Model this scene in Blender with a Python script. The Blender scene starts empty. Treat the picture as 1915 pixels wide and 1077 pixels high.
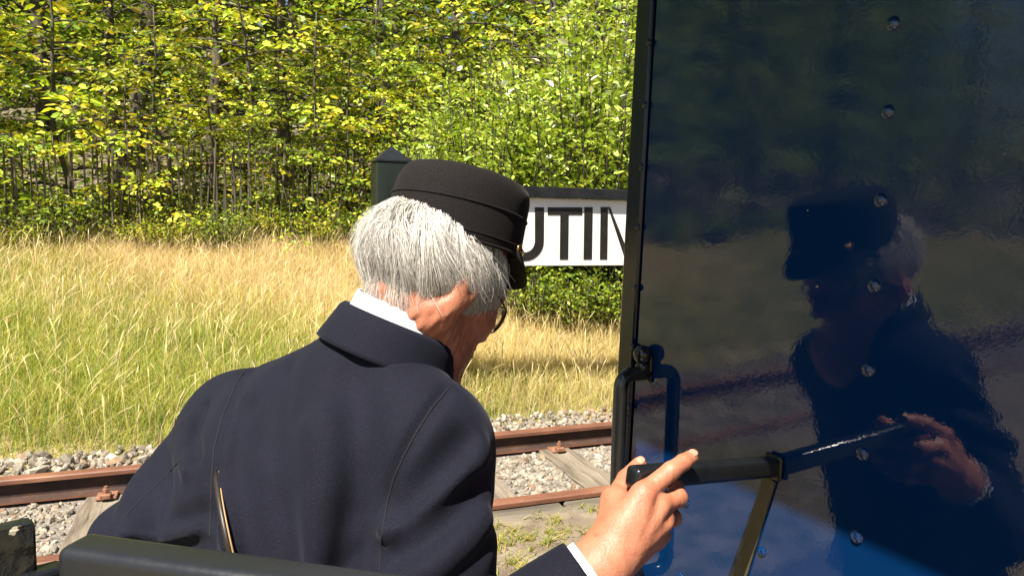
import bpy, bmesh, math
import numpy as np
from mathutils import Vector, Matrix
from mathutils.bvhtree import BVHTree

# ------------------------------------------------------------------ camera, sky, sun
S = bpy.context.scene
COL = S.collection
PI = math.pi
W_PX, H_PX, F_PX = 1915.0, 1077.0, 1383.0
EYE = Vector((0.0, 0.0, 1.42))
YAW, PITCH, ROLL = math.radians(21.0), math.radians(5.72), math.radians(1.2)
cam = bpy.data.objects.new('camera', bpy.data.cameras.new('camera'))
COL.objects.link(cam)
cam.data.sensor_width = 36.0
cam.data.lens = 36.0 * F_PX / W_PX
cam.data.clip_start = 0.02
cam.data.clip_end = 2000.0
ROT = (Matrix.Rotation(-YAW, 3, 'Z') @ Matrix.Rotation(PI / 2 - PITCH, 3, 'X') @ Matrix.Rotation(ROLL, 3, 'Z'))
cam.matrix_world = Matrix.Translation(EYE) @ ROT.to_4x4()
S.camera = cam
RT = Vector((math.cos(YAW), -math.sin(YAW), 0))      # level right
FW = Vector((math.sin(YAW), math.cos(YAW), 0))       # level forward
UP = Vector((0, 0, 1))

SUN_EL = math.radians(57)
sh = (RT * -0.45 + FW * -0.89).normalized()
SUN = (sh * math.cos(SUN_EL) + UP * math.sin(SUN_EL)).normalized()
world = bpy.data.worlds.new('World')
S.world = world
world.use_nodes = True
wn = world.node_tree
wn.nodes.clear()
sky = wn.nodes.new('ShaderNodeTexSky')
sky.sky_type = 'NISHITA'
sky.sun_disc = False
sky.sun_elevation = SUN_EL
sky.sun_rotation = math.atan2(SUN.x, SUN.y)
bg = wn.nodes.new('ShaderNodeBackground')
bg.inputs['Strength'].default_value = 0.05
wo = wn.nodes.new('ShaderNodeOutputWorld')
wn.links.new(sky.outputs[0], bg.inputs[0])
wn.links.new(bg.outputs[0], wo.inputs[0])
sl = bpy.data.lights.new('sun', 'SUN')
sl.energy = 5.0
sl.angle = math.radians(0.53)
sl.color = (1.0, 0.94, 0.84)
so = bpy.data.objects.new('sun', sl)
so.rotation_euler = SUN.to_track_quat('Z', 'Y').to_euler()
COL.objects.link(so)

S.render.engine = 'CYCLES'
S.cycles.use_denoising = True
S.cycles.max_bounces = 8
S.cycles.transparent_max_bounces = 8
S.view_settings.view_transform = 'Standard'
S.view_settings.look = 'None'
S.view_settings.exposure = 1.25
S.view_settings.gamma = 1.0
S.view_settings.use_curve_mapping = False


def P(px, py, z):
    """pixel of the photograph + depth along the lens axis -> world point"""
    v = Vector(((px - 957.5) / F_PX * z, -(py - 538.5) / F_PX * z, -z))
    return EYE + ROT @ v


def on_z(px, py, zz):
    d = P(px, py, 1.0) - EYE
    return EYE + d * ((zz - EYE.z) / d.z)


def on_y(px, py, yy):
    d = P(px, py, 1.0) - EYE
    return EYE + d * (yy / d.y)


def project(p):
    v = ROT.transposed() @ (Vector(p) - EYE)
    return (957.5 + F_PX * v.x / -v.z, 538.5 - F_PX * v.y / -v.z, -v.z)


# ------------------------------------------------------------------ helpers
def link(o, parent=None):
    COL.objects.link(o)
    if parent is not None:
        o.parent = parent
    return o


def tag(o, label=None, cat=None, group=None, kind=None):
    if label: o['label'] = label
    if cat: o['category'] = cat
    if group: o['group'] = group
    if kind: o['kind'] = kind
    return o


def empty(name, loc=(0, 0, 0)):
    o = bpy.data.objects.new(name, None)
    o.empty_display_size = 0.1
    o.location = loc
    return link(o)


def np_mesh(name, V, faces, mat=None, col=None, smooth=True):
    """V (n,3); faces = list of int arrays (m,k)"""
    V = np.asarray(V, np.float32)
    me = bpy.data.meshes.new(name)
    faces = [np.asarray(f, np.int32) for f in faces if len(f)]
    nl = sum(f.size for f in faces)
    npoly = sum(len(f) for f in faces)
    me.vertices.add(len(V))
    me.vertices.foreach_set('co', V.ravel())
    me.loops.add(nl)
    me.loops.foreach_set('vertex_index', np.concatenate([f.ravel() for f in faces]))
    me.polygons.add(npoly)
    st, k = [], 0
    for f in faces:
        st.append(k + np.arange(len(f)) * f.shape[1])
        k += f.size
    me.polygons.foreach_set('loop_start', np.concatenate(st).astype(np.int32))
    if col is not None:
        c = np.ones((len(V), 4), np.float32)
        c[:, :3] = col
        at = me.color_attributes.new('col', 'FLOAT_COLOR', 'POINT')
        at.data.foreach_set('color', c.ravel())
    me.update(calc_edges=True)
    me.validate()
    me.polygons.foreach_set('use_smooth', np.full(len(me.polygons), smooth))
    if mat: me.materials.append(mat)
    return me


def obj(name, me, parent=None, mat=None):
    o = bpy.data.objects.new(name, me)
    if mat: me.materials.append(mat)
    return link(o, parent)


def bm_obj(name, bm, mat, parent=None, smooth=False, bevel=0.0, seg=2):
    if bevel > 0:
        bmesh.ops.bevel(bm, geom=list(bm.edges), offset=bevel, segments=seg, profile=0.5, affect='EDGES', clamp_overlap=True)
    me = bpy.data.meshes.new(name)
    bm.to_mesh(me)
    bm.free()
    me.materials.append(mat)
    if smooth:
        me.polygons.foreach_set('use_smooth', np.full(len(me.polygons), True))
    return obj(name, me, parent)


def frame(o, x, y, z):
    """4x4 with given axes"""
    m = Matrix.Identity(4)
    for i, a in enumerate((x, y, z)):
        for j in range(3): m[j][i] = a[j]
    for j in range(3): m[j][3] = o[j]
    return m


def box_bm(mtx, sx, sy, sz, bm=None):
    """box 0-centred of full size sx,sy,sz in frame mtx"""
    bm = bm or bmesh.new()
    r = bmesh.ops.create_cube(bm, size=1.0)
    bmesh.ops.transform(bm, matrix=mtx @ Matrix.Diagonal((sx, sy, sz, 1)), verts=r['verts'])
    return bm


def tube_np(pts, rad, n=8, cap=True):
    """tube along points, rad scalar or list. returns V, [quads, caps]"""
    pts = [Vector(p) for p in pts]
    m = len(pts)
    rad = [rad] * m if np.isscalar(rad) else list(rad)
    t0 = (pts[1] - pts[0]).normalized()
    ref = Vector((0, 0, 1)) if abs(t0.z) < 0.9 else Vector((1, 0, 0))
    u = t0.cross(ref).normalized()
    V, Q = [], []
    for i, p in enumerate(pts):
        t = (pts[min(i + 1, m - 1)] - pts[max(i - 1, 0)]).normalized()
        u = (u - t * u.dot(t)).normalized()
        w = t.cross(u)
        for k in range(n):
            a = 2 * PI * k / n
            V.append(p + (u * math.cos(a) + w * math.sin(a)) * rad[i])
    for i in range(m - 1):
        for k in range(n):
            a, b = i * n + k, i * n + (k + 1) % n
            Q.append((a, b, b + n, a + n))
    T = []
    if cap:
        V.append(pts[0]); V.append(pts[-1])
        for k in range(n):
            T.append((len(V) - 2, (k + 1) % n, k))
            T.append((len(V) - 1, (m - 1) * n + k, (m - 1) * n + (k + 1) % n))
    return np.array([tuple(v) for v in V]), [np.array(Q), np.array(T).reshape(-1, 3)]


def merge(parts):
    Vs, Fq, Ft, k = [], [], [], 0
    for V, fs in parts:
        Vs.append(V)
        for f in fs:
            if len(f) == 0: continue
            (Fq if f.shape[1] == 4 else Ft).append(f + k)
        k += len(V)
    out = []
    if Fq: out.append(np.concatenate(Fq))
    if Ft: out.append(np.concatenate(Ft))
    return np.concatenate(Vs), out


# ------------------------------------------------------------------ materials
def new_mat(name):
    m = bpy.data.materials.new(name)
    m.use_nodes = True
    nt = m.node_tree
    return m, nt, nt.nodes['Principled BSDF']


def ramp(nt, src, stops):
    r = nt.nodes.new('ShaderNodeValToRGB')
    e = r.color_ramp.elements
    while len(e) < len(stops): e.new(0.5)
    for k, (p, c) in enumerate(stops):
        e[k].position = p
        e[k].color = (c[0], c[1], c[2], 1)
    nt.links.new(src, r.inputs[0])
    return r.outputs[0]


def noise(nt, scale, detail=4, rough=0.55, vec=None, stretch=None):
    n = nt.nodes.new('ShaderNodeTexNoise')
    n.inputs['Scale'].default_value = scale
    n.inputs['Detail'].default_value = detail
    n.inputs['Roughness'].default_value = rough
    if vec is None:
        g = nt.nodes.new('ShaderNodeNewGeometry')
        vec = g.outputs['Position']
    if stretch:
        mp = nt.nodes.new('ShaderNodeMapping')
        mp.inputs['Scale'].default_value = stretch
        nt.links.new(vec, mp.inputs[0])
        vec = mp.outputs[0]
    nt.links.new(vec, n.inputs['Vector'])
    return n.outputs[0]


def bump(nt, b, h, strength=0.3, dist=0.01, prev=None):
    n = nt.nodes.new('ShaderNodeBump')
    n.inputs['Strength'].default_value = strength
    n.inputs['Distance'].default_value = dist
    nt.links.new(h, n.inputs['Height'])
    if prev is not None: nt.links.new(prev, n.inputs['Normal'])
    nt.links.new(n.outputs[0], b.inputs['Normal'])
    return n.outputs[0]


def mixc(nt, fac, a, b, mode='MIX'):
    m = nt.nodes.new('ShaderNodeMix')
    m.data_type = 'RGBA'
    m.blend_type = mode
    for sock, v in ((m.inputs[0], fac), (m.inputs[6], a), (m.inputs[7], b)):
        if hasattr(v, 'node'): nt.links.new(v, sock)
        elif np.isscalar(v): sock.default_value = v
        else: sock.default_value = (v[0], v[1], v[2], 1)
    return m.outputs[2]


def noisy(name, stops, scale, rough=0.7, bscale=None, bstr=0.3, bdist=0.01, stretch=None, detail=5, local=False, spec=0.5):
    m, nt, b = new_mat(name)
    vec = None
    if local:
        tc = nt.nodes.new('ShaderNodeTexCoord')
        vec = tc.outputs['Object']
    nt.links.new(ramp(nt, noise(nt, scale, detail, vec=vec, stretch=stretch), stops), b.inputs['Base Color'])
    b.inputs['Roughness'].default_value = rough
    b.inputs['Specular IOR Level'].default_value = spec
    if bscale:
        bump(nt, b, noise(nt, bscale, 5, vec=vec, stretch=stretch), bstr, bdist)
    return m


def leaf_mat(name, tint=(1, 1, 1), trans=0.45, rough=0.45):
    m, nt, b = new_mat(name)
    at = nt.nodes.new('ShaderNodeAttribute')
    at.attribute_name = 'col'
    c = mixc(nt, 1.0, at.outputs['Color'], tint, 'MULTIPLY')
    nt.links.new(c, b.inputs['Base Color'])
    b.inputs['Roughness'].default_value = rough
    b.inputs['Specular IOR Level'].default_value = 0.35
    tr = nt.nodes.new('ShaderNodeBsdfTranslucent')
    c2 = mixc(nt, 1.0, c, (1.25, 1.2, 0.5), 'MULTIPLY')
    nt.links.new(c2, tr.inputs[0])
    mx = nt.nodes.new('ShaderNodeMixShader')
    mx.inputs[0].default_value = trans
    out = nt.nodes['Material Output']
    nt.links.new(b.outputs[0], mx.inputs[1])
    nt.links.new(tr.outputs[0], mx.inputs[2])
    nt.links.new(mx.outputs[0], out.inputs[0])
    return m


M_LEAF = leaf_mat('leaf', trans=0.27, rough=0.4)
M_GRASS = leaf_mat('grass_blade', trans=0.4, rough=0.55)
M_BARK = noisy('bark', [(0.3, (0.035, 0.028, 0.02)), (0.7, (0.11, 0.09, 0.065))], 9, 0.9, 30, 0.6, 0.02, (1, 1, 0.2))
M_PALE = noisy('weathered_chestnut', [(0.3, (0.04, 0.03, 0.02)), (0.55, (0.10, 0.08, 0.05)), (0.8, (0.19, 0.155, 0.10))], 14, 0.85, 60, 0.5, 0.01, (1, 1, 0.12))
M_SOIL = noisy('soil_litter', [(0.25, (0.09, 0.06, 0.03)), (0.5, (0.26, 0.19, 0.11)), (0.75, (0.46, 0.36, 0.22))], 3.5, 0.95, 25, 0.8, 0.03)
M_SLEEPER = noisy('weathered_sleeper', [(0.28, (0.05, 0.038, 0.026)), (0.45, (0.19, 0.15, 0.105)), (0.6, (0.27, 0.225, 0.165)), (0.78, (0.38, 0.33, 0.25))], 11, 0.9, 34, 1.0, 0.02, (1.0, 0.13, 1.0), local=True)
M_PLANK = noisy('grey_timber', [(0.3, (0.06, 0.048, 0.032)), (0.5, (0.17, 0.14, 0.10)), (0.75, (0.28, 0.24, 0.17))], 10, 0.9, 30, 0.8, 0.01, (0.12, 1.0, 1.0), local=True)
M_ASPH = noisy('worn_asphalt', [(0.3, (0.12, 0.085, 0.055)), (0.52, (0.20, 0.155, 0.105)), (0.72, (0.30, 0.245, 0.17))], 5, 0.95, 90, 0.6, 0.01)
M_BED = noisy('ballast_bed', [(0.3, (0.16, 0.13, 0.10)), (0.7, (0.34, 0.30, 0.25))], 18, 0.95, 50, 1.0, 0.03)
M_CLIP = noisy('rusty_fastening', [(0.3, (0.14, 0.055, 0.03)), (0.7, (0.33, 0.16, 0.09))], 40, 0.8, 120, 0.4, 0.004)

m, nt, b = new_mat('rusty_rail')
M_RAIL = m
c = ramp(nt, noise(nt, 7, 6, 0.65, stretch=(0.35, 1, 1)), [(0.3, (0.10, 0.038, 0.022)), (0.52, (0.19, 0.078, 0.042)), (0.75, (0.30, 0.15, 0.085))])
nt.links.new(c, b.inputs['Base Color'])
b.inputs['Roughness'].default_value = 0.62
bump(nt, b, noise(nt, 120, 4), 0.3, 0.003)

M_WEB = noisy('shaded_web_rust', [(0.3, (0.022, 0.012, 0.008)), (0.6, (0.055, 0.026, 0.016)), (0.8, (0.10, 0.045, 0.026))], 9, 0.75, 80, 0.3, 0.004)  # rust darkened: shade under the rail head is painted into the web colour
m, nt, b = new_mat('stone')
M_STONE = m
at = nt.nodes.new('ShaderNodeAttribute'); at.attribute_name = 'col'
c = mixc(nt, 1.0, at.outputs['Color'], ramp(nt, noise(nt, 30, 4), [(0.3, (0.7, 0.68, 0.66)), (0.7, (1.15, 1.12, 1.08))]), 'MULTIPLY')
nt.links.new(c, b.inputs['Base Color'])
b.inputs['Roughness'].default_value = 0.85
bump(nt, b, noise(nt, 90, 3), 0.3, 0.004)


def gloss_paint(name, base, rough, wav=0.15, wscale=9, speck=0.0, chip=0.0, ior=1.55, coat=0.0, dirt=0.0):
    m, nt, b = new_mat(name)
    c = base
    tc = nt.nodes.new('ShaderNodeTexCoord')
    ov = tc.outputs['Object']
    if dirt > 0:
        f = ramp(nt, noise(nt, 5, 8, 0.7, vec=ov), [(0.45, (0, 0, 0)), (0.8, (dirt, dirt, dirt))])
        c = mixc(nt, f, c, (0.16, 0.15, 0.12))
    if chip > 0:
        f = ramp(nt, noise(nt, 55, 3, 0.6, vec=ov), [(1 - chip - 0.012, (0, 0, 0)), (1 - chip, (1, 1, 1))])
        c = mixc(nt, f, c, (0.42, 0.36, 0.27))
    if hasattr(c, 'node'): nt.links.new(c, b.inputs['Base Color'])
    else: b.inputs['Base Color'].default_value = (*c, 1)
    r = ramp(nt, noise(nt, 4, 6, 0.7, vec=ov), [(0.3, (rough * .6,) * 3), (0.7, (rough * 1.5,) * 3)])
    nt.links.new(r, b.inputs['Roughness'])
    b.inputs['IOR'].default_value = ior
    b.inputs['Coat Weight'].default_value = coat
    b.inputs['Coat Roughness'].default_value = 0.03
    n1 = bump(nt, b, noise(nt, wscale, 2, vec=ov), wav, 0.01)
    if speck > 0:
        n1 = bump(nt, b, noise(nt, 160, 2, vec=ov), speck, 0.002, n1)
        if coat > 0: nt.links.new(n1, b.inputs['Coat Normal'])
    return m


M_BLUE = gloss_paint('glossy_blue_paint', (0.0015, 0.021, 0.082), 0.025, 0.02, 7, 0.03, ior=1.66, dirt=0.0, chip=0.222)
M_BLACK = gloss_paint('glossy_black_paint', (0.008, 0.009, 0.010), 0.2, 0.05, 20, 0.12, ior=1.55, dirt=0.08)
M_EDGE = gloss_paint('edge_strip_paint', (0.003, 0.009, 0.03), 0.14, 0.04, 9, 0.1, ior=1.48, dirt=0.0)
M_GATE = gloss_paint('gate_black_paint', (0.013, 0.014, 0.016), 0.36, 0.04, 40, 0.08, chip=0.245, ior=1.5, dirt=0.0)
M_CHIP = gloss_paint('chipped_black_paint', (0.010, 0.011, 0.012), 0.24, 0.9, 26, 0.4, chip=0.30, ior=1.55, dirt=0.15)
M_STRIP = gloss_paint('olive_brown_strip', (0.07, 0.055, 0.028), 0.5, 0.2, 30, 0.2, dirt=0.3)  # brown of the reflected ballast is put into the strip's base colour
M_SIGNBLK = gloss_paint('sign_black_paint', (0.012, 0.013, 0.013), 0.3, 0.1, 20, 0.1, dirt=0.1)
M_POST = noisy('dark_green_post_paint', [(0.3, (0.006, 0.010, 0.007)), (0.7, (0.018, 0.026, 0.018))], 8, 0.38, 30, 0.25, 0.006, (1, 1, 0.1))
M_BOARD = noisy('off_white_board', [(0.3, (0.78, 0.76, 0.69)), (0.7, (0.84, 0.82, 0.76))], 3, 0.45, 40, 0.06, 0.003)
nt = M_BOARD.node_tree; b = nt.nodes['Principled BSDF']
src = b.inputs['Base Color'].links[0].from_socket
stk = ramp(nt, noise(nt, 9, 6, 0.7, stretch=(2.2, 1, .25)), [(0.52, (1, 1, 1)), (0.75, (.86, .82, .72))])
nt.links.new(mixc(nt, 1.0, src, stk, 'MULTIPLY'), b.inputs['Base Color'])
M_LETTER = noisy('black_letter_paint', [(0.3, (0.010, 0.009, 0.008)), (0.7, (0.022, 0.018, 0.015))], 12, 0.45)

# cloth: navy wool
m, nt, b = new_mat('navy_wool')
M_NAVY = m
tc = nt.nodes.new('ShaderNodeTexCoord')
spk = ramp(nt, noise(nt, 900, 2, 0.8, vec=tc.outputs['Object']), [(0.35, (0.0022, 0.0025, 0.0065)), (0.6, (0.0056, 0.0062, 0.0145)), (0.78, (0.034, 0.035, 0.048))])
big = ramp(nt, noise(nt, 9, 3, vec=tc.outputs['Object']), [(0.3, (0.85,) * 3), (0.7, (1.15,) * 3)])
nt.links.new(mixc(nt, 1.0, spk, big, 'MULTIPLY'), b.inputs['Base Color'])
b.inputs['Roughness'].default_value = 0.85
b.inputs['Specular IOR Level'].default_value = 0.2
b.inputs['Sheen Weight'].default_value = 0.045
b.inputs['Sheen Roughness'].default_value = 0.45
b.inputs['Sheen Tint'].default_value = (0.75, 0.8, 1.0, 1)
bump(nt, b, noise(nt, 700, 2, 0.8, vec=tc.outputs['Object']), 0.35, 0.0012)

m, nt, b = new_mat('black_felt')
M_FELT = m
tc = nt.nodes.new('ShaderNodeTexCoord')
nt.links.new(ramp(nt, noise(nt, 600, 2, 0.8, vec=tc.outputs['Object']), [(0.35, (0.004, 0.0034, 0.0034)), (0.75, (0.018, 0.0135, 0.013))]), b.inputs['Base Color'])
b.inputs['Roughness'].default_value = 0.9
b.inputs['Specular IOR Level'].default_value = 0.2
b.inputs['Sheen Weight'].default_value = 0.05
b.inputs['Sheen Roughness'].default_value = 0.4
b.inputs['Sheen Tint'].default_value = (1, 0.85, 0.8, 1)
bump(nt, b, noise(nt, 500, 2, 0.8, vec=tc.outputs['Object']), 0.3, 0.001)

m, nt, b = new_mat('skin')
M_SKIN = m
tc = nt.nodes.new('ShaderNodeTexCoord')
c = ramp(nt, noise(nt, 26, 7, 0.7, vec=tc.outputs['Object']), [(0.25, (0.35, 0.105, 0.055)), (0.5, (0.43, 0.16, 0.088)), (0.75, (0.50, 0.22, 0.13))])
spots = ramp(nt, noise(nt, 120, 2, 0.5, vec=tc.outputs['Object']), [(0.68, (1, 1, 1)), (0.75, (.8, .68, .6))])
c = mixc(nt, 1.0, c, spots, 'MULTIPLY')
nt.links.new(c, b.inputs['Base Color'])
b.inputs['Roughness'].default_value = 0.5
b.inputs['Subsurface Weight'].default_value = 0.12
b.inputs['Subsurface Radius'].default_value = (0.012, 0.004, 0.002)
b.inputs['Subsurface Scale'].default_value = 0.6
n1 = bump(nt, b, noise(nt, 45, 4, 0.6, vec=tc.outputs['Object'], stretch=(1.6, 1.0, 0.5)), 0.25, 0.006)
bump(nt, b, noise(nt, 350, 3, 0.6, vec=tc.outputs['Object']), 0.45, 0.0015, n1)

m, nt, b = new_mat('fingernail')
M_NAIL = m
b.inputs['Base Color'].default_value = (0.52, 0.25, 0.165, 1)
b.inputs['Roughness'].default_value = 0.38

m, nt, b = new_mat('white_cotton')
M_WHITE = m
b.inputs['Base Color'].default_value = (0.82, 0.82, 0.82, 1)
b.inputs['Roughness'].default_value = 0.8
bump(nt, b, noise(nt, 600, 2), 0.15, 0.0006)

m, nt, b = new_mat('grey_hair')
M_HAIR = m
at = nt.nodes.new('ShaderNodeAttribute'); at.attribute_name = 'col'
nt.links.new(at.outputs['Color'], b.inputs['Base Color'])
b.inputs['Roughness'].default_value = 0.38
b.inputs['Specular IOR Level'].default_value = 0.6
tr = nt.nodes.new('ShaderNodeBsdfTranslucent')
nt.links.new(at.outputs['Color'], tr.inputs[0])
mx = nt.nodes.new('ShaderNodeMixShader'); mx.inputs[0].default_value = 0.3
nt.links.new(b.outputs[0], mx.inputs[1]); nt.links.new(tr.outputs[0], mx.inputs[2])
nt.links.new(mx.outputs[0], nt.nodes['Material Output'].inputs[0])

m, nt, b = new_mat('brass')
M_BRASS = m
b.inputs['Base Color'].default_value = (0.5, 0.3, 0.13, 1)
b.inputs['Metallic'].default_value = 1.0
b.inputs['Roughness'].default_value = 0.3
m, nt, b = new_mat('tan_leather')
M_TAN = m
b.inputs['Base Color'].default_value = (0.36, 0.22, 0.10, 1)
b.inputs['Roughness'].default_value = 0.6
m, nt, b = new_mat('dark_leather')
M_STRAPL = m
b.inputs['Base Color'].default_value = (0.02, 0.014, 0.009, 1)
b.inputs['Roughness'].default_value = 0.45
m, nt, b = new_mat('seam_thread')
M_SEAM = m
b.inputs['Base Color'].default_value = (0.004, 0.004, 0.006, 1)
b.inputs['Roughness'].default_value = 0.9
m, nt, b = new_mat('spectacle_wire')
M_WIRE = m
b.inputs['Base Color'].default_value = (0.05, 0.03, 0.02, 1)
b.inputs['Metallic'].default_value = 0.6
b.inputs['Roughness'].default_value = 0.25
m, nt, b = new_mat('spectacle_lens')
M_LENS = m
b.inputs['Base Color'].default_value = (1, 1, 1, 1)
b.inputs['Roughness'].default_value = 0.0
b.inputs['IOR'].default_value = 1.05
b.inputs['Transmission Weight'].default_value = 1.0

# ------------------------------------------------------------------ ground
rng = np.random.default_rng(7)
FENCE_Y = 9.6
Z_LOW, Z_PLAT, Z_BED = -0.62, -0.03, -0.16


def ground_z(x, y):
    x = np.asarray(x, float); y = np.asarray(y, float)
    t = np.clip((y - 5.0) / 4.6, 0, 1)
    z = Z_BED + 0.02 + (1.0 - Z_BED) * (t ** 0.9) * 0.99
    z = np.where(y < 5.0, Z_BED + 0.02 * np.clip((y - 4.8) / 0.2, 0, 1), z)
    z = z + np.where(y > 9.6, 0.055 * (np.clip(y, 9.6, 14) - 9.6) + 0.30 * (np.clip(y, 14, 60) - 14), 0)
    z = z + np.where(y > 5.2, 0.05 * np.sin(x * 0.9 + y * 1.3) * np.clip((y - 5.2) / 1.5, 0, 1), 0)
    z = np.where(y < 3.24, Z_LOW, z)
    return z


ys = np.concatenate([[-500, -200, -60, -20, -8, -3, 0, 1.0, 2.2, 3.235, 3.245], np.arange(3.6, 16, 0.25), np.arange(16, 62, 2), [75, 120, 250, 500]])
xs = np.concatenate([[-500, -200, -90], np.arange(-50, -8, 2), np.arange(-8, 12, 0.5), np.arange(12, 52, 2), [90, 200, 500]])
X, Y = np.meshgrid(xs, ys, indexing='ij')
Z = ground_z(X, Y)
nx, ny = X.shape
I = np.arange(nx * ny).reshape(nx, ny)
Q = np.stack([I[:-1, :-1], I[1:, :-1], I[1:, 1:], I[:-1, 1:]], -1).reshape(-1, 4)
m, nt, b = new_mat('bank_earth')
M_GROUND = m
c1 = ramp(nt, noise(nt, 2.2, 6), [(0.3, (0.10, 0.09, 0.03)), (0.5, (0.22, 0.17, 0.07)), (0.72, (0.36, 0.28, 0.14))])
g = nt.nodes.new('ShaderNodeNewGeometry')
sp = nt.nodes.new('ShaderNodeSeparateXYZ')
nt.links.new(g.outputs['Position'], sp.inputs[0])
mr = nt.nodes.new('ShaderNodeMapRange')
mr.inputs['From Min'].default_value = 9.2
mr.inputs['From Max'].default_value = 10.2
nt.links.new(sp.outputs['Y'], mr.inputs['Value'])
c2 = ramp(nt, noise(nt, 4, 6, 0.65), [(0.3, (0.05, 0.038, 0.024)), (0.5, (0.13, 0.10, 0.065)), (0.72, (0.36, 0.29, 0.20))])
nt.links.new(mixc(nt, mr.outputs[0], c1, c2), b.inputs['Base Color'])
b.inputs['Roughness'].default_value = 0.95
bump(nt, b, noise(nt, 14, 6), 0.7, 0.05)
gro = obj('ground', np_mesh('ground', np.stack([X, Y, Z], -1).reshape(-1, 3), [Q], M_GROUND))
tag(gro, kind='structure')

# platform strip between the two tracks
bm = box_bm(Matrix.Translation((0, 2.62, (Z_PLAT + Z_LOW - 0.3) / 2)), 120, 1.24, Z_PLAT - Z_LOW + 0.3)
tag(bm_obj('platform', bm, M_ASPH, bevel=0.01), kind='structure')
# track bed of ballast under the stones
bm = box_bm(Matrix.Translation((0, 4.06, Z_BED - 0.1)), 120, 1.62, 0.23)
tag(bm_obj('track_bed', bm, M_BED), kind='structure')

# ------------------------------------------------------------------ rails, sleepers, stones
Y_NEAR, Y_FAR = 3.33, 4.41
RH = 0.125


def rail_profile(h):
    hw, fw, wb = 0.036, 0.055, 0.007
    return [(-hw + .006, 0), (hw - .006, 0), (hw, -.006), (hw, -.026), (wb, -.040), (wb, -h + .022), (fw, -h + .010), (fw, -h), (-fw, -h), (-fw, -h + .010), (-wb, -h + .022), (-wb, -.040), (-hw, -.026), (-hw, -.006)]


def make_rail(y, label):
    pr = rail_profile(RH)
    n = len(pr)
    X0 = [-45, 45]
    V = [(x, y + a, c) for x in X0 for a, c in pr]
    Q = [(k, (k + 1) % n, n + (k + 1) % n, n + k) for k in range(n)]
    o = obj('rail', np_mesh('rail', V, [Q], M_RAIL, smooth=False))
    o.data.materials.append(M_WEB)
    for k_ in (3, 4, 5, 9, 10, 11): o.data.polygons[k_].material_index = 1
    return tag(o, label, 'rail', 'rails of the track')


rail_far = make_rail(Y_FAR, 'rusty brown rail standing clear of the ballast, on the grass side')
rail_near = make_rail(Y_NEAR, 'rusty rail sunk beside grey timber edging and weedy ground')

g1 = on_z(985, 905, -RH)
g2 = on_z(1085, 870, -RH)
g0 = on_z(100, 1000, -RH)
pitch = 0.66
sl_me = []
for k in range(3):
    bm = bmesh.new()
    bmesh.ops.create_cube(bm, size=1.0)
    bmesh.ops.transform(bm, matrix=Matrix.Diagonal((0.22, 1.5, 0.12, 1)), verts=bm.verts)
    bmesh.ops.subdivide_edges(bm, edges=[e for e in bm.edges if abs(e.verts[0].co.y - e.verts[1].co.y) > 1], cuts=9)
    for v in bm.verts:
        v.co.x += rng.normal(0, 0.006)
        v.co.z += rng.normal(0, 0.003)
    bmesh.ops.bevel(bm, geom=[e for e in bm.edges if e.is_boundary or e.calc_face_angle(0) > 0.8], offset=0.008, segments=1, affect='EDGES')
    me = bpy.data.meshes.new('railway_sleeper')
    bm.to_mesh(me); bm.free()
    me.materials.append(M_SLEEPER)
    sl_me.append(me)
bm = box_bm(Matrix.Translation((0, 0, 0.006)), 0.10, 0.10, 0.012)
box_bm(Matrix.Translation((0, -0.045, 0.022)), 0.05, 0.05, 0.024, bm)
me_clip = bpy.data.meshes.new('fastening')
bmesh.ops.bevel(bm, geom=list(bm.edges), offset=0.003, segments=1, affect='EDGES')
bm.to_mesh(me_clip); bm.free(); me_clip.materials.append(M_CLIP)
bm = bmesh.new()
bmesh.ops.create_cone(bm, segments=6, radius1=0.017, radius2=0.017, depth=0.022, cap_ends=True)
bmesh.ops.create_cone(bm, segments=10, radius1=0.010, radius2=0.009, depth=0.05, cap_ends=True)
me_bolt = bpy.data.meshes.new('bolt')
bm.to_mesh(me_bolt); bm.free(); me_bolt.materials.append(M_CLIP)
sleeper_x = []
x_anchor = g2.x
for k in range(-26, 15):
    x = x_anchor + k * pitch + rng.normal(0, 0.012)
    sleeper_x.append(x)
    o = obj('railway_sleeper', sl_me[k % 3])
    o.location = (x, 3.87, -RH - 0.062)
    o.rotation_euler = (0, 0, rng.normal(0, 0.012))
    tag(o, 'weathered grey timber sleeper laid under the two rusty rails', 'sleeper', 'sleepers of the track')
    if -12 < x < 8:
        for rr, yy, sgn in ((rail_far, Y_FAR, -1), (rail_far, Y_FAR, 1)):
            c = obj('fastening', me_clip, rr)
            c.location = (x, yy + sgn * 0.095, -RH + 0.003)
            c.rotation_euler = (0, 0, 0 if sgn < 0 else PI)
            d = obj('bolt', me_bolt, c)
            d.location = (0, -0.035, 0.046)

# timber edging along the near rail
for k in range(-8, 8):
    bm = box_bm(Matrix.Identity(4), 2.38, 0.14, 0.16)
    o = bm_obj('timber_edging', bm, M_PLANK, bevel=0.008, seg=1)
    o.location = (0.35 + k * 2.4, 3.21, -0.103 + rng.normal(0, 0.003))
    tag(o, 'grey weathered timber edging plank between near rusty rail and weedy asphalt', 'plank', 'planks beside the near rail')


# stones
def ico(sub):
    bm = bmesh.new()
    bmesh.ops.create_icosphere(bm, subdivisions=sub, radius=1.0)
    V = np.array([v.co[:] for v in bm.verts]); F = np.array([[v.index for v in f.verts] for f in bm.faces])
    bm.free()
    return V, F


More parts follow.
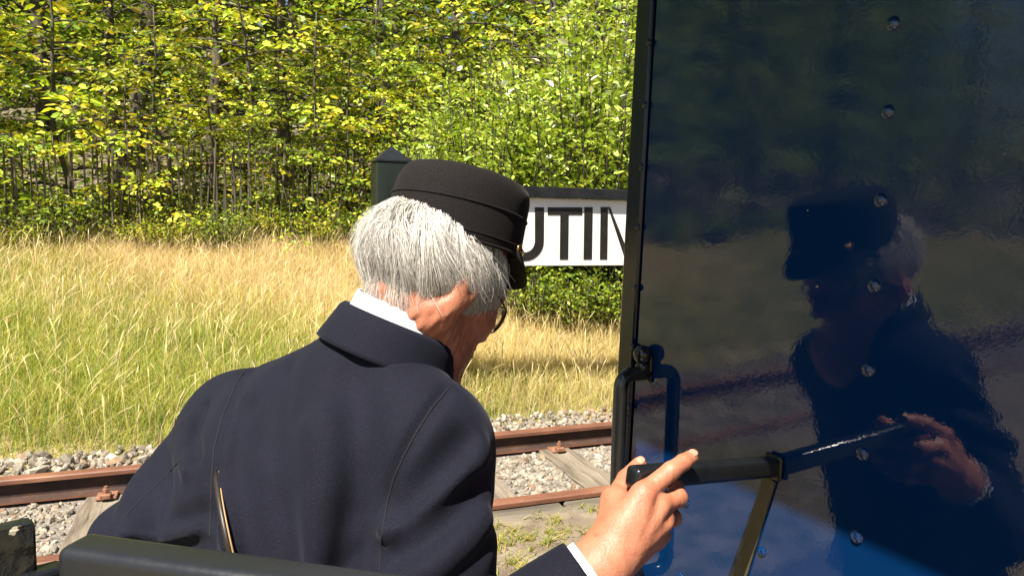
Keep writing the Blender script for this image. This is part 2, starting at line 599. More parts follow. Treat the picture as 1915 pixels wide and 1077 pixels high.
def scatter_stones(n, xr, yr, zf, size, sub, rng):
    V0, F0 = ico(sub)
    nv = len(V0)
    x = rng.uniform(*xr, n); y = rng.uniform(*yr, n)
    s = size * np.exp(rng.normal(0, 0.32, n))
    z = zf(x, y) + s * rng.uniform(-0.15, 0.55, n)
    sc = np.stack([s * rng.uniform(.8, 1.35, n), s * rng.uniform(.65, 1.1, n), s * rng.uniform(.45, .85, n)], -1)
    q = rng.normal(size=(n, 4)); q /= np.linalg.norm(q, axis=1)[:, None]
    a, b_, c_, d_ = q.T
    R = np.stack([1 - 2 * (c_**2 + d_**2), 2 * (b_*c_ - a*d_), 2 * (b_*d_ + a*c_), 2 * (b_*c_ + a*d_), 1 - 2 * (b_**2 + d_**2), 2 * (c_*d_ - a*b_), 2 * (b_*d_ - a*c_), 2 * (c_*d_ + a*b_), 1 - 2 * (b_**2 + c_**2)], -1).reshape(n, 3, 3)
    base = V0[None] * (1 + rng.normal(0, 0.16, (n, nv, 1)))
    P_ = np.einsum('nij,nvj->nvi', R, base * sc[:, None, :])
    P_ += np.stack([x, y, z], -1)[:, None, :]
    F = (F0[None] + (np.arange(n) * nv)[:, None, None]).reshape(-1, 3)
    tone = rng.choice(4, n, p=[.45, .25, .2, .1])
    pal = np.array([(0.34, 0.295, 0.23), (0.22, 0.19, 0.145), (0.43, 0.385, 0.31), (0.31, 0.21, 0.135)])
    c = pal[tone] * rng.uniform(.62, 1.12, (n, 1))
    C = np.repeat(c, nv, 0)
    return P_.reshape(-1, 3), F, C


def near_sleeper(x):
    sx = np.array(sleeper_x)
    return np.min(np.abs(x[:, None] - sx[None]), 1)


parts = []
def zf(x, y): return np.where(near_sleeper(x) < 0.13, -0.24, Z_BED + 0.012)
for n, xr, yr, size, sub, z_ in ((15000, (-3, 7), (3.40, 4.34), 0.0155, 1, zf), (8000, (-3, 7), (4.48, 5.06), 0.018, 1, lambda x, y: ground_z(x, y) + 0.02),
                                (3500, (-16, -3), (3.40, 4.34), 0.026, 1, zf), (2200, (-16, -3), (4.48, 5.08), 0.03, 1, lambda x, y: ground_z(x, y) + 0.02)):
    parts.append(scatter_stones(n, xr, yr, z_, size, sub, rng))
k = 0; VV, FF, CC = [], [], []
for V, F, C in parts:
    VV.append(V); FF.append(F + k); CC.append(C); k += len(V)
o = obj('ballast_stones', np_mesh('ballast_stones', np.concatenate(VV), [np.concatenate(FF)], M_STONE, np.concatenate(CC), smooth=False))
tag(o, 'pale grey angular ballast stones lying between and beside the rails', 'ballast', kind='stuff')


# ------------------------------------------------------------------ grass
def blades(n, x, y, z, h, w, lean, col, rng, seed=False):
    az = rng.uniform(0, 2 * PI, n)
    la = rng.normal(0.9, 1.9, n)
    d = np.stack([np.cos(la), np.sin(la)], -1)
    wd = np.stack([np.cos(az), np.sin(az)], -1)
    V = np.zeros((n, 7, 3))
    for i, (s, ww) in enumerate(((0, 1.0), (0.4, 0.85), (0.75, 0.5))):
        cx = x + d[:, 0] * lean * h * s ** 2
        cy = y + d[:, 1] * lean * h * s ** 2
        cz = z + h * s * (1 - 0.25 * lean * s)
        for j, sg in enumerate((-1, 1)):
            V[:, 2 * i + j, 0] = cx + sg * wd[:, 0] * w * ww / 2
            V[:, 2 * i + j, 1] = cy + sg * wd[:, 1] * w * ww / 2
            V[:, 2 * i + j, 2] = cz
    V[:, 6, 0] = x + d[:, 0] * lean * h; V[:, 6, 1] = y + d[:, 1] * lean * h; V[:, 6, 2] = z + h * (1 - 0.25 * lean)
    k = (np.arange(n) * 7)[:, None]
    Q = np.concatenate([k + np.array([[0, 1, 3, 2]]), k + np.array([[2, 3, 5, 4]])])
    T = k + np.array([[4, 5, 6]])
    C = np.repeat(col, 7, 0)
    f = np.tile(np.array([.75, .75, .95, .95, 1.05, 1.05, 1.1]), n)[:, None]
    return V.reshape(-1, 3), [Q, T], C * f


def seedheads(n, x, y, z, h, lean, rng, col):
    """thin stalk with a loose spindle head"""
    la = rng.normal(0.9, 1.0, n)
    d = np.stack([np.cos(la), np.sin(la)], -1)
    az = rng.uniform(0, 2 * PI, n); wd = np.stack([np.cos(az), np.sin(az)], -1)
    st = ((0, .0028), (.5, .0024), (.78, .0022), (.83, .0055), (.92, .0065), (1.0, .002))
    V = np.zeros((n, 12, 3))
    for i, (s, w) in enumerate(st):
        cx = x + d[:, 0] * lean * h * s ** 2.2
        cy = y + d[:, 1] * lean * h * s ** 2.2
        cz = z + h * s * (1 - 0.22 * lean * s)
        for j, sg in enumerate((-1, 1)):
            V[:, 2 * i + j] = np.stack([cx + sg * wd[:, 0] * w / 2, cy + sg * wd[:, 1] * w / 2, cz], -1)
    k = (np.arange(n) * 12)[:, None]
    Q = np.concatenate([k + np.array([[2*i, 2*i+1, 2*i+3, 2*i+2]]) for i in range(5)])
    return V.reshape(-1, 3), [Q], np.repeat(col, 12, 0)


def vnoise(x, y, s, seed):
    r = np.random.default_rng(seed)
    t = 0
    for _ in range(5):
        a = r.uniform(0, 2 * PI); f = s * r.uniform(.6, 1.8); p = r.uniform(0, 6.3)
        t = t + np.sin((x * math.cos(a) + y * math.sin(a)) * f + p)
    return np.clip(t / 5 * 0.9 + 0.5, 0, 1)


STRAW = np.array((0.70, 0.58, 0.27)); TAWNY = np.array((0.66, 0.50, 0.30)); LIME = np.array((0.40, 0.43, 0.085)); GREEN = np.array((0.15, 0.28, 0.04)); OLIVE = np.array((0.52, 0.47, 0.09))


def grass_cols(x, y, n, rng):
    t = np.clip((y - 5.0) / 4.4, 0, 1)
    gnoise = vnoise(x, y, 1.1, 3)
    leftg = np.clip((1.2 - x) / 3.0, 0, 1) + .8 * np.clip((-3 - x) / 2, 0, 1)
    green = np.clip(0.85 - 1.15 * t + 0.9 * (gnoise - 0.5) + 0.35 * (leftg - 0.5) + .5 * np.clip((.9 - x) / 1.2, 0, 1) * np.clip((7.0 - y) / 1.2, 0, 1), 0, 1)
    u = rng.uniform(0, 1, n)
    isg = u < green
    c = np.where((rng.uniform(0, 1, n) < np.clip(t * 1.1 - .15, 0, .7))[:, None], TAWNY, STRAW)
    gcol = np.where((rng.uniform(0, 1, n) < 0.55)[:, None], LIME, np.where((rng.uniform(0, 1, n) < .5)[:, None], GREEN, OLIVE))
    c = np.where(isg[:, None], gcol, c)
    return c * rng.uniform(.7, 1.25, (n, 1)), isg


parts = []
for n, xr, yr, wf in ((150000, (-2.8, 7.2), (4.98, 9.75), 1.0), (26000, (-20, -2.8), (4.98, 9.75), 2.4), (9000, (-45, -20), (4.98, 9.75), 4.0), (5000, (7.2, 14), (4.98, 9.75), 2.0)):
    x = rng.uniform(*xr, n); y = yr[0] + (yr[1] - yr[0]) * rng.uniform(0, 1, n) ** 1.15
    c, isg = grass_cols(x, y, n, rng)
    clump = vnoise(x, y, 2.6, 11)
    edge = np.clip((y - 4.95) / 0.4, 0.25, 1)
    h = rng.uniform(.10, .27, n) * (0.65 + 0.7 * clump) * edge
    w = rng.uniform(.0022, .0048, n) * wf * np.where(isg, 1.2, 0.85)
    lean = np.abs(rng.normal(.55, .35, n))
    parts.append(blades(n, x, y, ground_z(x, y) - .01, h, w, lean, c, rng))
VV, FQ, FT, CC, k = [], [], [], [], 0
for V, (Q, T), C in parts:
    VV.append(V); FQ.append(Q + k); FT.append(T + k); CC.append(C); k += len(V)
n = 8000
x = rng.uniform(-3, 7.2, n); y = rng.uniform(5.05, 9.7, n)
c = np.where((rng.uniform(0, 1, n) < .35)[:, None], TAWNY, STRAW) * rng.uniform(.8, 1.25, (n, 1))
V, fs, C = seedheads(n, x, y, ground_z(x, y), rng.uniform(.22, .42, n), np.abs(rng.normal(.45, .3, n)), rng, c)
VV.append(V); FQ.append(fs[0] + k); CC.append(C); k += len(V)
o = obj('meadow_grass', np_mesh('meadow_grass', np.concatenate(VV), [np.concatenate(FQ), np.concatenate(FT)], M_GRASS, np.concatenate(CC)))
tag(o, 'long dry straw and green grass covering the railway bank', 'grass', kind='stuff')

# weeds on the asphalt
VV, FQ, FT, CC, k = [], [], [], [], 0
for i in range(1000):
    px = rng.uniform(-2.5, 4.5); py = rng.uniform(2.05, 3.2)
    if 0.5 < px < 2.2 and rng.uniform() < .35: py = rng.uniform(2.5, 3.15)
    n = int(rng.integers(10, 34))
    rr = np.abs(rng.normal(0, .035, n)); aa = rng.uniform(0, 2 * PI, n)
    col = np.where((rng.uniform(0, 1, n) < .55)[:, None], np.array((.27, .30, .05)), np.array((.42, .34, .10))) * rng.uniform(.7, 1.3, (n, 1))
    V, (Q, T), C = blades(n, px + rr * np.cos(aa), py + rr * np.sin(aa), np.full(n, Z_PLAT), rng.uniform(.015, .05, n), rng.uniform(.004, .007, n), np.abs(rng.normal(1.3, .5, n)), col, rng)
    VV.append(V); FQ.append(Q + k); FT.append(T + k); CC.append(C); k += len(V)
o = obj('platform_weeds', np_mesh('platform_weeds', np.concatenate(VV), [np.concatenate(FQ), np.concatenate(FT)], M_GRASS, np.concatenate(CC)))
tag(o, 'sparse yellow-green weed tufts growing through the worn asphalt', 'weeds', kind='stuff')


# ------------------------------------------------------------------ foliage
def leaves_np(p, d, nrm, size, col, asp=0.55):
    """leaf of 6 outline points folded on the midrib: p base, d along, nrm normal"""
    n = len(p)
    d = d / np.linalg.norm(d, axis=1)[:, None]
    s = np.cross(d, nrm); s /= np.linalg.norm(s, axis=1)[:, None] + 1e-9
    u = np.cross(s, d)
    L = size[:, None]; w = L * asp / 2
    V = np.stack([p, p + d * L * .3 + s * w * .85 + u * w * .25, p + d * L * .7 + s * w * .75 + u * w * .2,
                  p + d * L, p + d * L * .7 - s * w * .75 + u * w * .2, p + d * L * .3 - s * w * .85 + u * w * .25], 1)
    k = (np.arange(n) * 6)[:, None]
    Q = np.concatenate([k + np.array([[0, 1, 2, 3]]), k + np.array([[0, 3, 4, 5]])])
    return V.reshape(-1, 3), Q, np.repeat(col, 6, 0)


PAL_BEECH = np.array([(0.42, 0.48, 0.04), (0.33, 0.43, 0.04), (0.54, 0.54, 0.06), (0.15, 0.23, 0.02), (0.52, 0.42, 0.05)])
PAL_GREEN = np.array([(0.17, 0.27, 0.03), (0.28, 0.36, 0.035), (0.10, 0.17, 0.02), (0.38, 0.42, 0.045), (0.22, 0.29, 0.03)])
PAL_BUSH = np.array([(0.34, 0.46, 0.06), (0.44, 0.54, 0.09), (0.22, 0.33, 0.04), (0.52, 0.58, 0.14), (0.36, 0.44, 0.06)])


def pick(pal, n, rng, p=None):
    return pal[rng.choice(len(pal), n, p=p)] * rng.uniform(.7, 1.3, (n, 1))


def make_tree(rng, H, R, nb, base, leaf, pal, trunk_r, twig_gap=0.085, leaf_gap=0.042, tone0=1.0):
    # trunk
    zs = np.linspace(0, H, 9)
    ox = np.cumsum(rng.normal(0, .035 * H / 4, 9)); oy = np.cumsum(rng.normal(0, .035 * H / 4, 9))
    ox -= ox[0]; oy -= oy[0]
    tp = [Vector((a, b_, c_)) for a, b_, c_ in zip(ox, oy, zs)]
    tr = [trunk_r * (1 - 0.85 * t) + .004 for t in np.linspace(0, 1, 9)]
    wood = [tube_np(tp, tr, 8)]
    lp, ld, ln, ls, lt = [], [], [], [], []
    for i in range(nb):
        btone = tone0 * rng.choice([.35, .75, 1.2, 1.55], p=[.2, .25, .3, .25])
        t = base + (0.99 - base) * ((i + rng.uniform(0, .8)) / nb)
        h = t * H
        j = min(int(t * 8), 7); fr = t * 8 - j
        st = tp[j].lerp(tp[j + 1], fr)
        az = i * 2.399 + rng.normal(0, .4)
        prof = (1 - 0.62 * ((t - base) / (1 - base)) ** 1.3)
        L = R * prof * rng.uniform(.6, 1.12)
        dh = np.array((math.cos(az), math.sin(az), 0))
        rise = rng.uniform(.15, .55); sag = rng.uniform(.3, .75)
        sv = np.linspace(0, 1, 6)
        bp = [st + Vector(dh * L * s) + Vector((0, 0, (rise * s - sag * s * s) * L)) for s in sv]
        wood.append(tube_np(bp, [max(.0035, .016 * L * (1 - .85 * s)) for s in sv], 4, cap=False))
        ntw = max(4, int(L / twig_gap))
        for q in range(ntw):
            s = 0.18 + 0.82 * (q + rng.uniform(0, 1)) / ntw
            o_ = np.array(st) + dh * L * s + np.array((0, 0, (rise * s - sag * s * s) * L))
            sg = 1 if q % 2 else -1
            ta = az + sg * rng.uniform(.55, 1.15)
            slope = rise - 2 * sag * s
            td = np.array((math.cos(ta), math.sin(ta), slope * .5 + rng.normal(0, .18)))
            tl = (0.18 + 0.28 * L * (1 - .55 * s)) * rng.uniform(.6, 1.2)
            nl = max(3, int(tl / leaf_gap))
            aa = (np.arange(nl) + rng.uniform(0, 1)) / nl
            alt = np.where(np.arange(nl) % 2, 1.0, -1.0)
            la = ta + alt * rng.uniform(.4, 1.0, nl)
            lp.append(o_ + td[None] * tl * aa[:, None] + rng.normal(0, .012, (nl, 3)))
            ld.append(np.stack([np.cos(la), np.sin(la), -0.25 + rng.normal(0, .3, nl)], -1))
            lt.append(np.full(nl, btone * rng.uniform(.8, 1.2)))
            ln.append(np.array((0, -.1, 1.0)) + rng.normal(0, .6, (nl, 3)))
            ls.append(leaf * rng.uniform(.65, 1.25, nl))
    lp = np.concatenate(lp); ld = np.concatenate(ld); ln = np.concatenate(ln); ls = np.concatenate(ls)
    V, Q, C = leaves_np(lp, ld, ln, ls, pick(pal, len(lp), rng) * np.concatenate(lt)[:, None], .6)
    wv, wf_ = merge(wood)
    return np_mesh('trunk', wv, wf_, M_BARK), np_mesh('crown', V, [Q], M_LEAF, C, smooth=False)


def make_bush(rng, H, R, shoots, leaf, pal, up=0.8, gap=0.035, silver=0.0):
    wood, lp, ld, ln, ls = [], [], [], [], []
    for i in range(shoots):
        az = i * 2.399 + rng.normal(0, .3)
        rad = R * math.sqrt((i + .5) / shoots)
        top = H * (1 - 0.45 * (rad / R) ** 2) * rng.uniform(.75, 1.1)
        b0 = Vector((math.cos(az) * rad * .22, math.sin(az) * rad * .22, 0))
        b1 = Vector((math.cos(az) * rad + rng.normal(0, .08), math.sin(az) * rad + rng.normal(0, .08), top))
        md = b0.lerp(b1, .5) + Vector((math.cos(az), math.sin(az), 0)) * rad * .22
        pts = [(1 - s) ** 2 * b0 + 2 * s * (1 - s) * md + s * s * b1 for s in np.linspace(0, 1, 6)]
        wood.append(tube_np(pts, [.012 * (1 - .8 * s) + .002 for s in np.linspace(0, 1, 6)], 4, cap=False))
        nl = int(top / gap)
        s = rng.uniform(.12, 1.0, nl) ** .8
        s = s[:, None]
        pc = (1 - s) ** 2 * np.array(b0) + 2 * s * (1 - s) * np.array(md) + s * s * np.array(b1)
        # side twigs
        ta = rng.uniform(0, 2 * PI, nl)
        off = rng.uniform(.0, .30, nl) * (1.15 - .7 * s[:, 0])
        pc = pc + np.stack([np.cos(ta) * off, np.sin(ta) * off, off * .5 + rng.normal(0, .02, nl)], -1)
        lp.append(pc)
        ld.append(np.stack([np.cos(ta), np.sin(ta), rng.normal(up, .35, nl)], -1))
        ln.append(np.stack([-np.cos(ta) * .3, -np.sin(ta) * .3, np.full(nl, .9)], -1) + rng.normal(0, .45, (nl, 3)))
        ls.append(leaf * rng.uniform(.6, 1.25, nl))
    lp = np.concatenate(lp); ld = np.concatenate(ld); ln = np.concatenate(ln); ls = np.concatenate(ls)
    col = pick(pal, len(lp), rng)
    if silver > 0:
        k = (lp[:, 2] > H * .55) & (rng.uniform(0, 1, len(lp)) < silver)
        col[k] = np.array((.72, .74, .66))
        ls[k] *= 1.5
    V, Q, C = leaves_np(lp, ld, ln, ls, col, .58)
    wv, wf_ = merge(wood)
    return np_mesh('stems', wv, wf_, M_BARK), np_mesh('foliage', V, [Q], M_LEAF, C, smooth=False)


def place(name, meshes, pnames, x, y, rz, sc, label, cat, group, zoff=-0.03):
    e = empty(name, (x, y, float(ground_z(x, y)) + zoff))
    e.rotation_euler = (0, 0, rz)
    e.scale = (sc, sc, sc)
    tag(e, label, cat, group)
    for me, pn in zip(meshes, pnames):
        obj(pn, me, e)
    return e


r2 = np.random.default_rng(21)
T_UNDER = [make_tree(r2, 3.6, 1.55, nb_, .10, lf_, PAL_BEECH, .035, tg_, lg_) for nb_, lf_, tg_, lg_ in ((26, .105, .095, .050), (22, .13, .12, .066), (30, .09, .09, .045))] + [make_tree(r2, 3.2, 1.35, 30, .12, .08, PAL_GREEN, .03)]
T_MID = [make_tree(r2, 7.0, 2.2, 46, .22, .10, PAL_BEECH, .12, .14, .065, .85), make_tree(r2, 7.5, 2.2, 46, .25, .10, PAL_GREEN, .11, .14, .065, .85)]
T_TALL = [make_tree(r2, 12.0, 3.4, 52, .12, .16, PAL_GREEN, .16, .2, .09), make_tree(r2, 12.5, 3.3, 52, .10, .16, PAL_BEECH, .17, .2, .09)]
G_U, G_M, G_T = 'young trees along the paling fence', 'slender woodland trees behind the fence', 'tall trees deep in the wood'
# behind the fence: low layered beeches leaning over it
for k, (x, dy, i, sc) in enumerate([(-3.2, .5, 0, 1.0), (-1.75, .75, 1, .95), (-.75, .45, 2, .78), (.25, .9, 0, .95), (.95, .5, 1, .8), (1.9, .6, 3, 1.0), (2.8, .8, 2, 1.0), (3.9, .7, 3, 1.0), (5.2, .7, 0, 1.0), (6.6, .8, 1, 1.0),
                                    (-2.5, .3, 3, .75), (-1.2, .25, 1, .6), (-.2, .3, 0, .62), (.6, .25, 3, .7), (1.45, .3, 2, .72), (2.3, .25, 0, .7), (3.3, .3, 1, .8), (-5.0, .6, 3, 1.05), (-6.9, .7, 3, 1.05), (-9.0, .6, 3, 1.1), (-11.4, .7, 3, 1.1), (-14, .6, 3, 1.15), (-16.8, .6, 3, 1.2), (-19.8, .7, 3, 1.25), (-23, .6, 1, 1.3), (-26.5, .7, 3, 1.35), (-30.5, .6, 3, 1.4), (-35, .7, 3, 1.45)]):
    lab = ('yellow-green young tree with layered leaf sprays over the paling fence', 'young tree with large loose yellow leaves over the paling fence', 'young tree with small dense yellow-green leaves over the paling fence', 'small green-leaved young tree growing just behind the paling fence')[i]
    place('young_tree', T_UNDER[i], ('trunk', 'crown'), x, FENCE_Y + dy, r2.uniform(0, 6.28), sc, lab, 'tree', G_U)
for k, (x, y, i, sc) in enumerate([(-3.4, 12.2, 0, 1), (-1.5, 12.8, 1, .95), (-.3, 11.9, 0, .9), (1.0, 12.9, 0, 1.05), (2.4, 12.0, 1, .9), (3.6, 13.0, 0, 1), (5.2, 12.4, 0, 1.05), (6.9, 12.8, 1, 1), (8.6, 12.4, 0, 1),
                                   (-5.8, 12.6, 1, 1), (-8.4, 12.2, 1, 1.05), (-11.2, 12.8, 1, 1), (-14.5, 12.4, 1, 1.1), (-18, 12.6, 1, 1.1), (-22, 12.3, 1, 1.15), (-26, 12.7, 1, 1.15), (-30.5, 12.3, 0, 1.2), (-35, 12.6, 1, 1.2), (-40, 12.4, 0, 1.2)]):
    lab = ('slender woodland tree with yellowing leaves and dark trunk behind the fence', 'slender woodland tree with green leaves and dark trunk behind the fence')[i]
    place('woodland_tree', T_MID[i], ('trunk', 'crown'), x, y, r2.uniform(0, 6.28), sc, lab, 'tree', G_M)
for k in range(23):
    x = -42 + k * 2.7 + r2.normal(0, .3); y = 16.3 + (k % 3) * 1.6
    i = k % 2
    lab = ('tall green tree deep in the wood', 'tall yellow-green tree deep in the wood')[i]
    place('tall_tree', T_TALL[i], ('trunk', 'crown'), x, y, r2.uniform(0, 6.28), r2.uniform(.9, 1.15), lab, 'tree', G_T)

# far woodland mass closing the hillside
n = 60000
x = r2.uniform(-46, 46, n); y = r2.uniform(22, 34, n)
hgt = 9 + 4 * vnoise(x, y, .5, 5)
lp = np.stack([x, y, ground_z(x, y) + hgt * r2.uniform(.02, 1, n)], -1)
ld = r2.normal(0, 1, (n, 3)); ln = np.array((0, -.4, 1)) + r2.normal(0, .5, (n, 3))
tone = vnoise(x * 1.0, lp[:, 2] * 1.3, 1.3, 9)
col = pick(PAL_GREEN, n, r2) * (0.75 + .6 * tone[:, None])
V, Q, C = leaves_np(lp, ld, ln, .55 * r2.uniform(.6, 1.3, n), col, .6)
tag(obj('far_wood', np_mesh('far_wood', V, [Q], M_LEAF, C, smooth=False)), 'dense green mass of the far wood on the hillside', 'wood', kind='stuff')

n = 26000
x = r2.uniform(-14, 11, n); y = 10.2 + 11 * r2.uniform(0, 1, n) ** 1.3
pat = vnoise(x, y, 1.6, 31) > .30
x, y = x[pat], y[pat]; n = len(x)
lp = np.stack([x, y, ground_z(x, y) + .45 * r2.uniform(0, 1, n) ** 1.5], -1)
V, Q, C = leaves_np(lp, r2.normal(0, 1, (n, 3)) * (1, 1, .4), np.array((0, -.2, 1)) + r2.normal(0, .45, (n, 3)), .15 * r2.uniform(.6, 1.3, n), pick(PAL_GREEN, n, r2), .6)
tag(obj('woodland_undergrowth', np_mesh('woodland_undergrowth', V, [Q], M_LEAF, C, smooth=False)), 'low green plants covering the woodland floor behind the fence', 'undergrowth', kind='stuff')

# sallow bushes behind the sign
r3 = np.random.default_rng(5)
B1 = make_bush(r3, 3.1, 1.35, 190, .07, PAL_BUSH, up=.45, gap=.024, silver=.045)
B2 = make_bush(r3, 2.6, 1.2, 160, .07, PAL_BUSH, up=.45, gap=.024, silver=.008)
G_B = 'bushes behind the station sign'
for px, dep, mm, sc, lab in ((1120, 8.3, B1, 1.08, 'tall lime-green bush with silvery leaf tips behind the sign board'), (905, 8.2, B2, .92, 'round lime-green leafy bush behind the black sign post'),
                             (1330, 8.6, B1, 1.1, 'lime-green leafy bush beside the tall silvery bush, behind the coach'), (1000, 8.1, B2, .7, 'low bright green bush right behind the sign board')):
    p = P(px, 500, dep)
    place('sallow_bush', mm, ('stems', 'foliage'), p.x, p.y, r3.uniform(0, 6.28), sc, lab, 'bush', G_B)
# brambles at the foot of the sign and the fence
BR = [make_bush(r3, .75, .55, 46, .055, PAL_GREEN, .3, .018), make_bush(r3, .6, .5, 40, .05, PAL_BEECH, .3, .018)]
for px, dep, sc in ((1000, 7.5, .85), (1070, 7.4, .8), (1140, 7.5, .9), (1210, 7.4, .9)):
    p = P(px, 560, dep)
    place('bramble', BR[0], ('stems', 'foliage'), p.x, p.y, r3.uniform(0, 6.28), sc, 'dark green bramble clump growing under the sign board', 'bramble', 'brambles under the sign')
for k in range(30):
    x = -9.5 + k * .52 + r3.normal(0, .12)
    if x > 4: continue
    sc = r3.uniform(.55, .95)
    place('undergrowth_shrub', BR[1 if k % 3 else 0], ('stems', 'foliage'), x, FENCE_Y - .25 + r3.normal(0, .12), r3.uniform(0, 6.28), sc,
          ('dark green low shrub at the foot of the paling fence', 'yellow-green low shrub at the foot of the paling fence')[1 if k % 3 else 0], 'shrub', 'low shrubs along the fence')

# chestnut paling fence
fe = empty('paling_fence', (0, FENCE_Y, 1.0))
tag(fe, 'weathered chestnut paling fence along the edge of the wood', 'fence')
pale_me = []
for k in range(4):
    V = []
    a0 = rng.uniform(0, 1)
    for zz, s in ((0, 1), (.6, .95), (1.12, .9), (1.22, .12)):
        for q in range(5):
            a = a0 + 2 * PI * q / 5
            V.append((math.cos(a) * .0135 * s * (1 + .3 * math.sin(q * 2.1 + k)) + .006 * math.sin(zz * 3 + k), math.sin(a) * .011 * s, zz))
    Q = [(i * 5 + q, i * 5 + (q + 1) % 5, i * 5 + 5 + (q + 1) % 5, i * 5 + 5 + q) for i in range(3) for q in range(5)]
    me = np_mesh('pale', V, [Q, [(15, 16, 17, 18, 19)]], M_PALE, smooth=False)
    pale_me.append(me)
x = -9.5
k = 0
while x < 8.5 and k < 290:
    o = obj('pale', pale_me[k % 4], fe)
    o.location = (x, rng.normal(0, .015), float(ground_z(x, FENCE_Y)) - 1.0 - .03 + rng.normal(0, .025))
    o.rotation_euler = (rng.normal(0, .03), rng.normal(0, .045), rng.uniform(0, 6.28))
    o.scale = (1, 1, rng.uniform(.92, 1.08))
    x += rng.uniform(.04, .078); k += 1
for zz in (.28, .95):
    pts = [(xx, .022 * (1 if q % 2 else -1), float(ground_z(xx, FENCE_Y)) - 1.0 + zz) for q, xx in enumerate(np.arange(-9.5, 7.6, .5))]
    V, fs = tube_np(pts, .003, 5)
    obj('wire', np_mesh('wire', V, fs, M_CLIP), fe)

# ------------------------------------------------------------------ station sign
YS = 5.12
A = on_y(726, 330, YS)
sgn = empty('station_sign', (A.x, YS, float(ground_z(A.x, YS))))
tag(sgn, 'white station name board with black letters on a dark post', 'sign')
gz = sgn.location.z
def rel(v): return Vector(v) - sgn.location
top = on_y(728, 303, YS - .1); apex = on_y(728, 276, YS)
PW = 0.235
px_l = on_y(705, 330, YS - PW / 2).x
pc_x = px_l + PW / 2
ztop = top.z
bm = bmesh.new()
zb = gz - .3
vs = [bm.verts.new(rel((pc_x + a * PW / 2, YS + b_ * PW / 2, z))) for z in (zb, ztop) for a, b_ in ((-1, -1), (1, -1), (1, 1), (-1, 1))]
for q in range(4): bm.faces.new((vs[q], vs[(q + 1) % 4], vs[4 + (q + 1) % 4], vs[4 + q]))
bm.faces.new(vs[4:8])
bm_obj('post', bm, M_POST, sgn, bevel=.006)
bm = bmesh.new()
o_ = PW / 2 + .006
vs = [bm.verts.new(rel((pc_x + a * o_, YS + b_ * o_, z))) for z in (ztop + .002, ztop + .012) for a, b_ in ((-1, -1), (1, -1), (1, 1), (-1, 1))]
ap = bm.verts.new(rel((pc_x, YS, ztop + .115)))
for q in range(4):
    bm.faces.new((vs[q], vs[(q + 1) % 4], vs[4 + (q + 1) % 4], vs[4 + q]))
    bm.faces.new((vs[4 + q], vs[4 + (q + 1) % 4], ap))
bm.faces.new(vs[3::-1])
bm_obj('post_cap', bm, M_SIGNBLK, sgn)
# second post far along, hidden by the coach
X_END = pc_x + 3.3
bm = box_bm(Matrix.Translation(rel((X_END + PW / 2, YS, (zb + ztop) / 2))), PW, PW, ztop - zb)
bm_obj('post', bm, M_POST, sgn, bevel=.006)
zt = on_y(1060, 351, YS - .06).z; zb1 = on_y(1060, 371, YS - .06).z; zb2 = on_y(1080, 497, YS - .02).z
xl, xr_ = pc_x + PW / 2 + .004, X_END - .004
bm = box_bm(Matrix.Translation(rel(((xl + xr_) / 2, YS, (zt + zb1) / 2))), xr_ - xl, .15, zt - zb1)
bm_obj('top_rail', bm, M_SIGNBLK, sgn, bevel=.004)
bm = box_bm(Matrix.Translation(rel(((xl + xr_) / 2, YS, (zb2 + zb1) / 2 - .001))), xr_ - xl - .004, .05, zb1 - zb2 - .004)
bm_obj('board', bm, M_BOARD, sgn, bevel=.003)
YF = YS - .025


def letter(polys, name='letter'):
    """polys: list of closed outlines in photo pixels lying on the board face"""
    bm = bmesh.new()
    for poly in polys:
        f = [bm.verts.new(rel(on_y(px, py, YF - .004))) for px, py in poly]
        b_ = [bm.verts.new(rel(on_y(px, py, YF - .004)) + Vector((0, .003, 0))) for px, py in poly]
        n = len(f)
        for q in range(n): bm.faces.new((f[q], b_[q], b_[(q + 1) % n], f[(q + 1) % n]))
        for q in range(n // 2 - 1 if n > 4 else 1):
            if n > 4: bm.faces.new((f[q], f[q + 1], f[n - 2 - q], f[n - 1 - q]))
            else: bm.faces.new(f)
    bmesh.ops.recalc_face_normals(bm, faces=bm.faces)
    return bm_obj(name, bm, M_LETTER, sgn)


def arc(cx, cy, rx, ry, a0, a1, n):
    return [(cx + rx * math.cos(a0 + (a1 - a0) * t / n), cy + ry * math.sin(a0 + (a1 - a0) * t / n)) for t in range(n + 1)]


# U: outer path then inner path back (strip of even point count)
ucx = 981.5
outer = [(1017.5, 388)] + arc(ucx, 451, 35.5, 37, 0, PI, 14) + [(946, 388)]
inner = [(962.5, 388)] + arc(ucx, 451, 19, 21, PI, 0, 14) + [(1000.5, 388)]
letter([outer + inner])
letter([[(1024.5, 388), (1089, 388), (1089, 402), (1024.5, 402)], [(1048, 402), (1063.5, 402), (1062.5, 485), (1047, 485)]])
letter([[(1093, 387.5), (1108.5, 387.5), (1107, 485), (1091.5, 485)]])
letter([[(1123.5, 387.5), (1137, 387.5), (1135.5, 485), (1122, 485)], [(1137.2, 387.5), (1141, 387.5), (1180, 485), (1169, 485)], [(1180.2, 387.5), (1194, 387.5), (1193, 485), (1180.2, 485)]])

# ------------------------------------------------------------------ coach end with blue panel
def CF(X, z, Zw):
    """level camera frame: right, forward, world height"""
    return EYE + RT * X + FW * z + UP * (Zw - EYE.z)


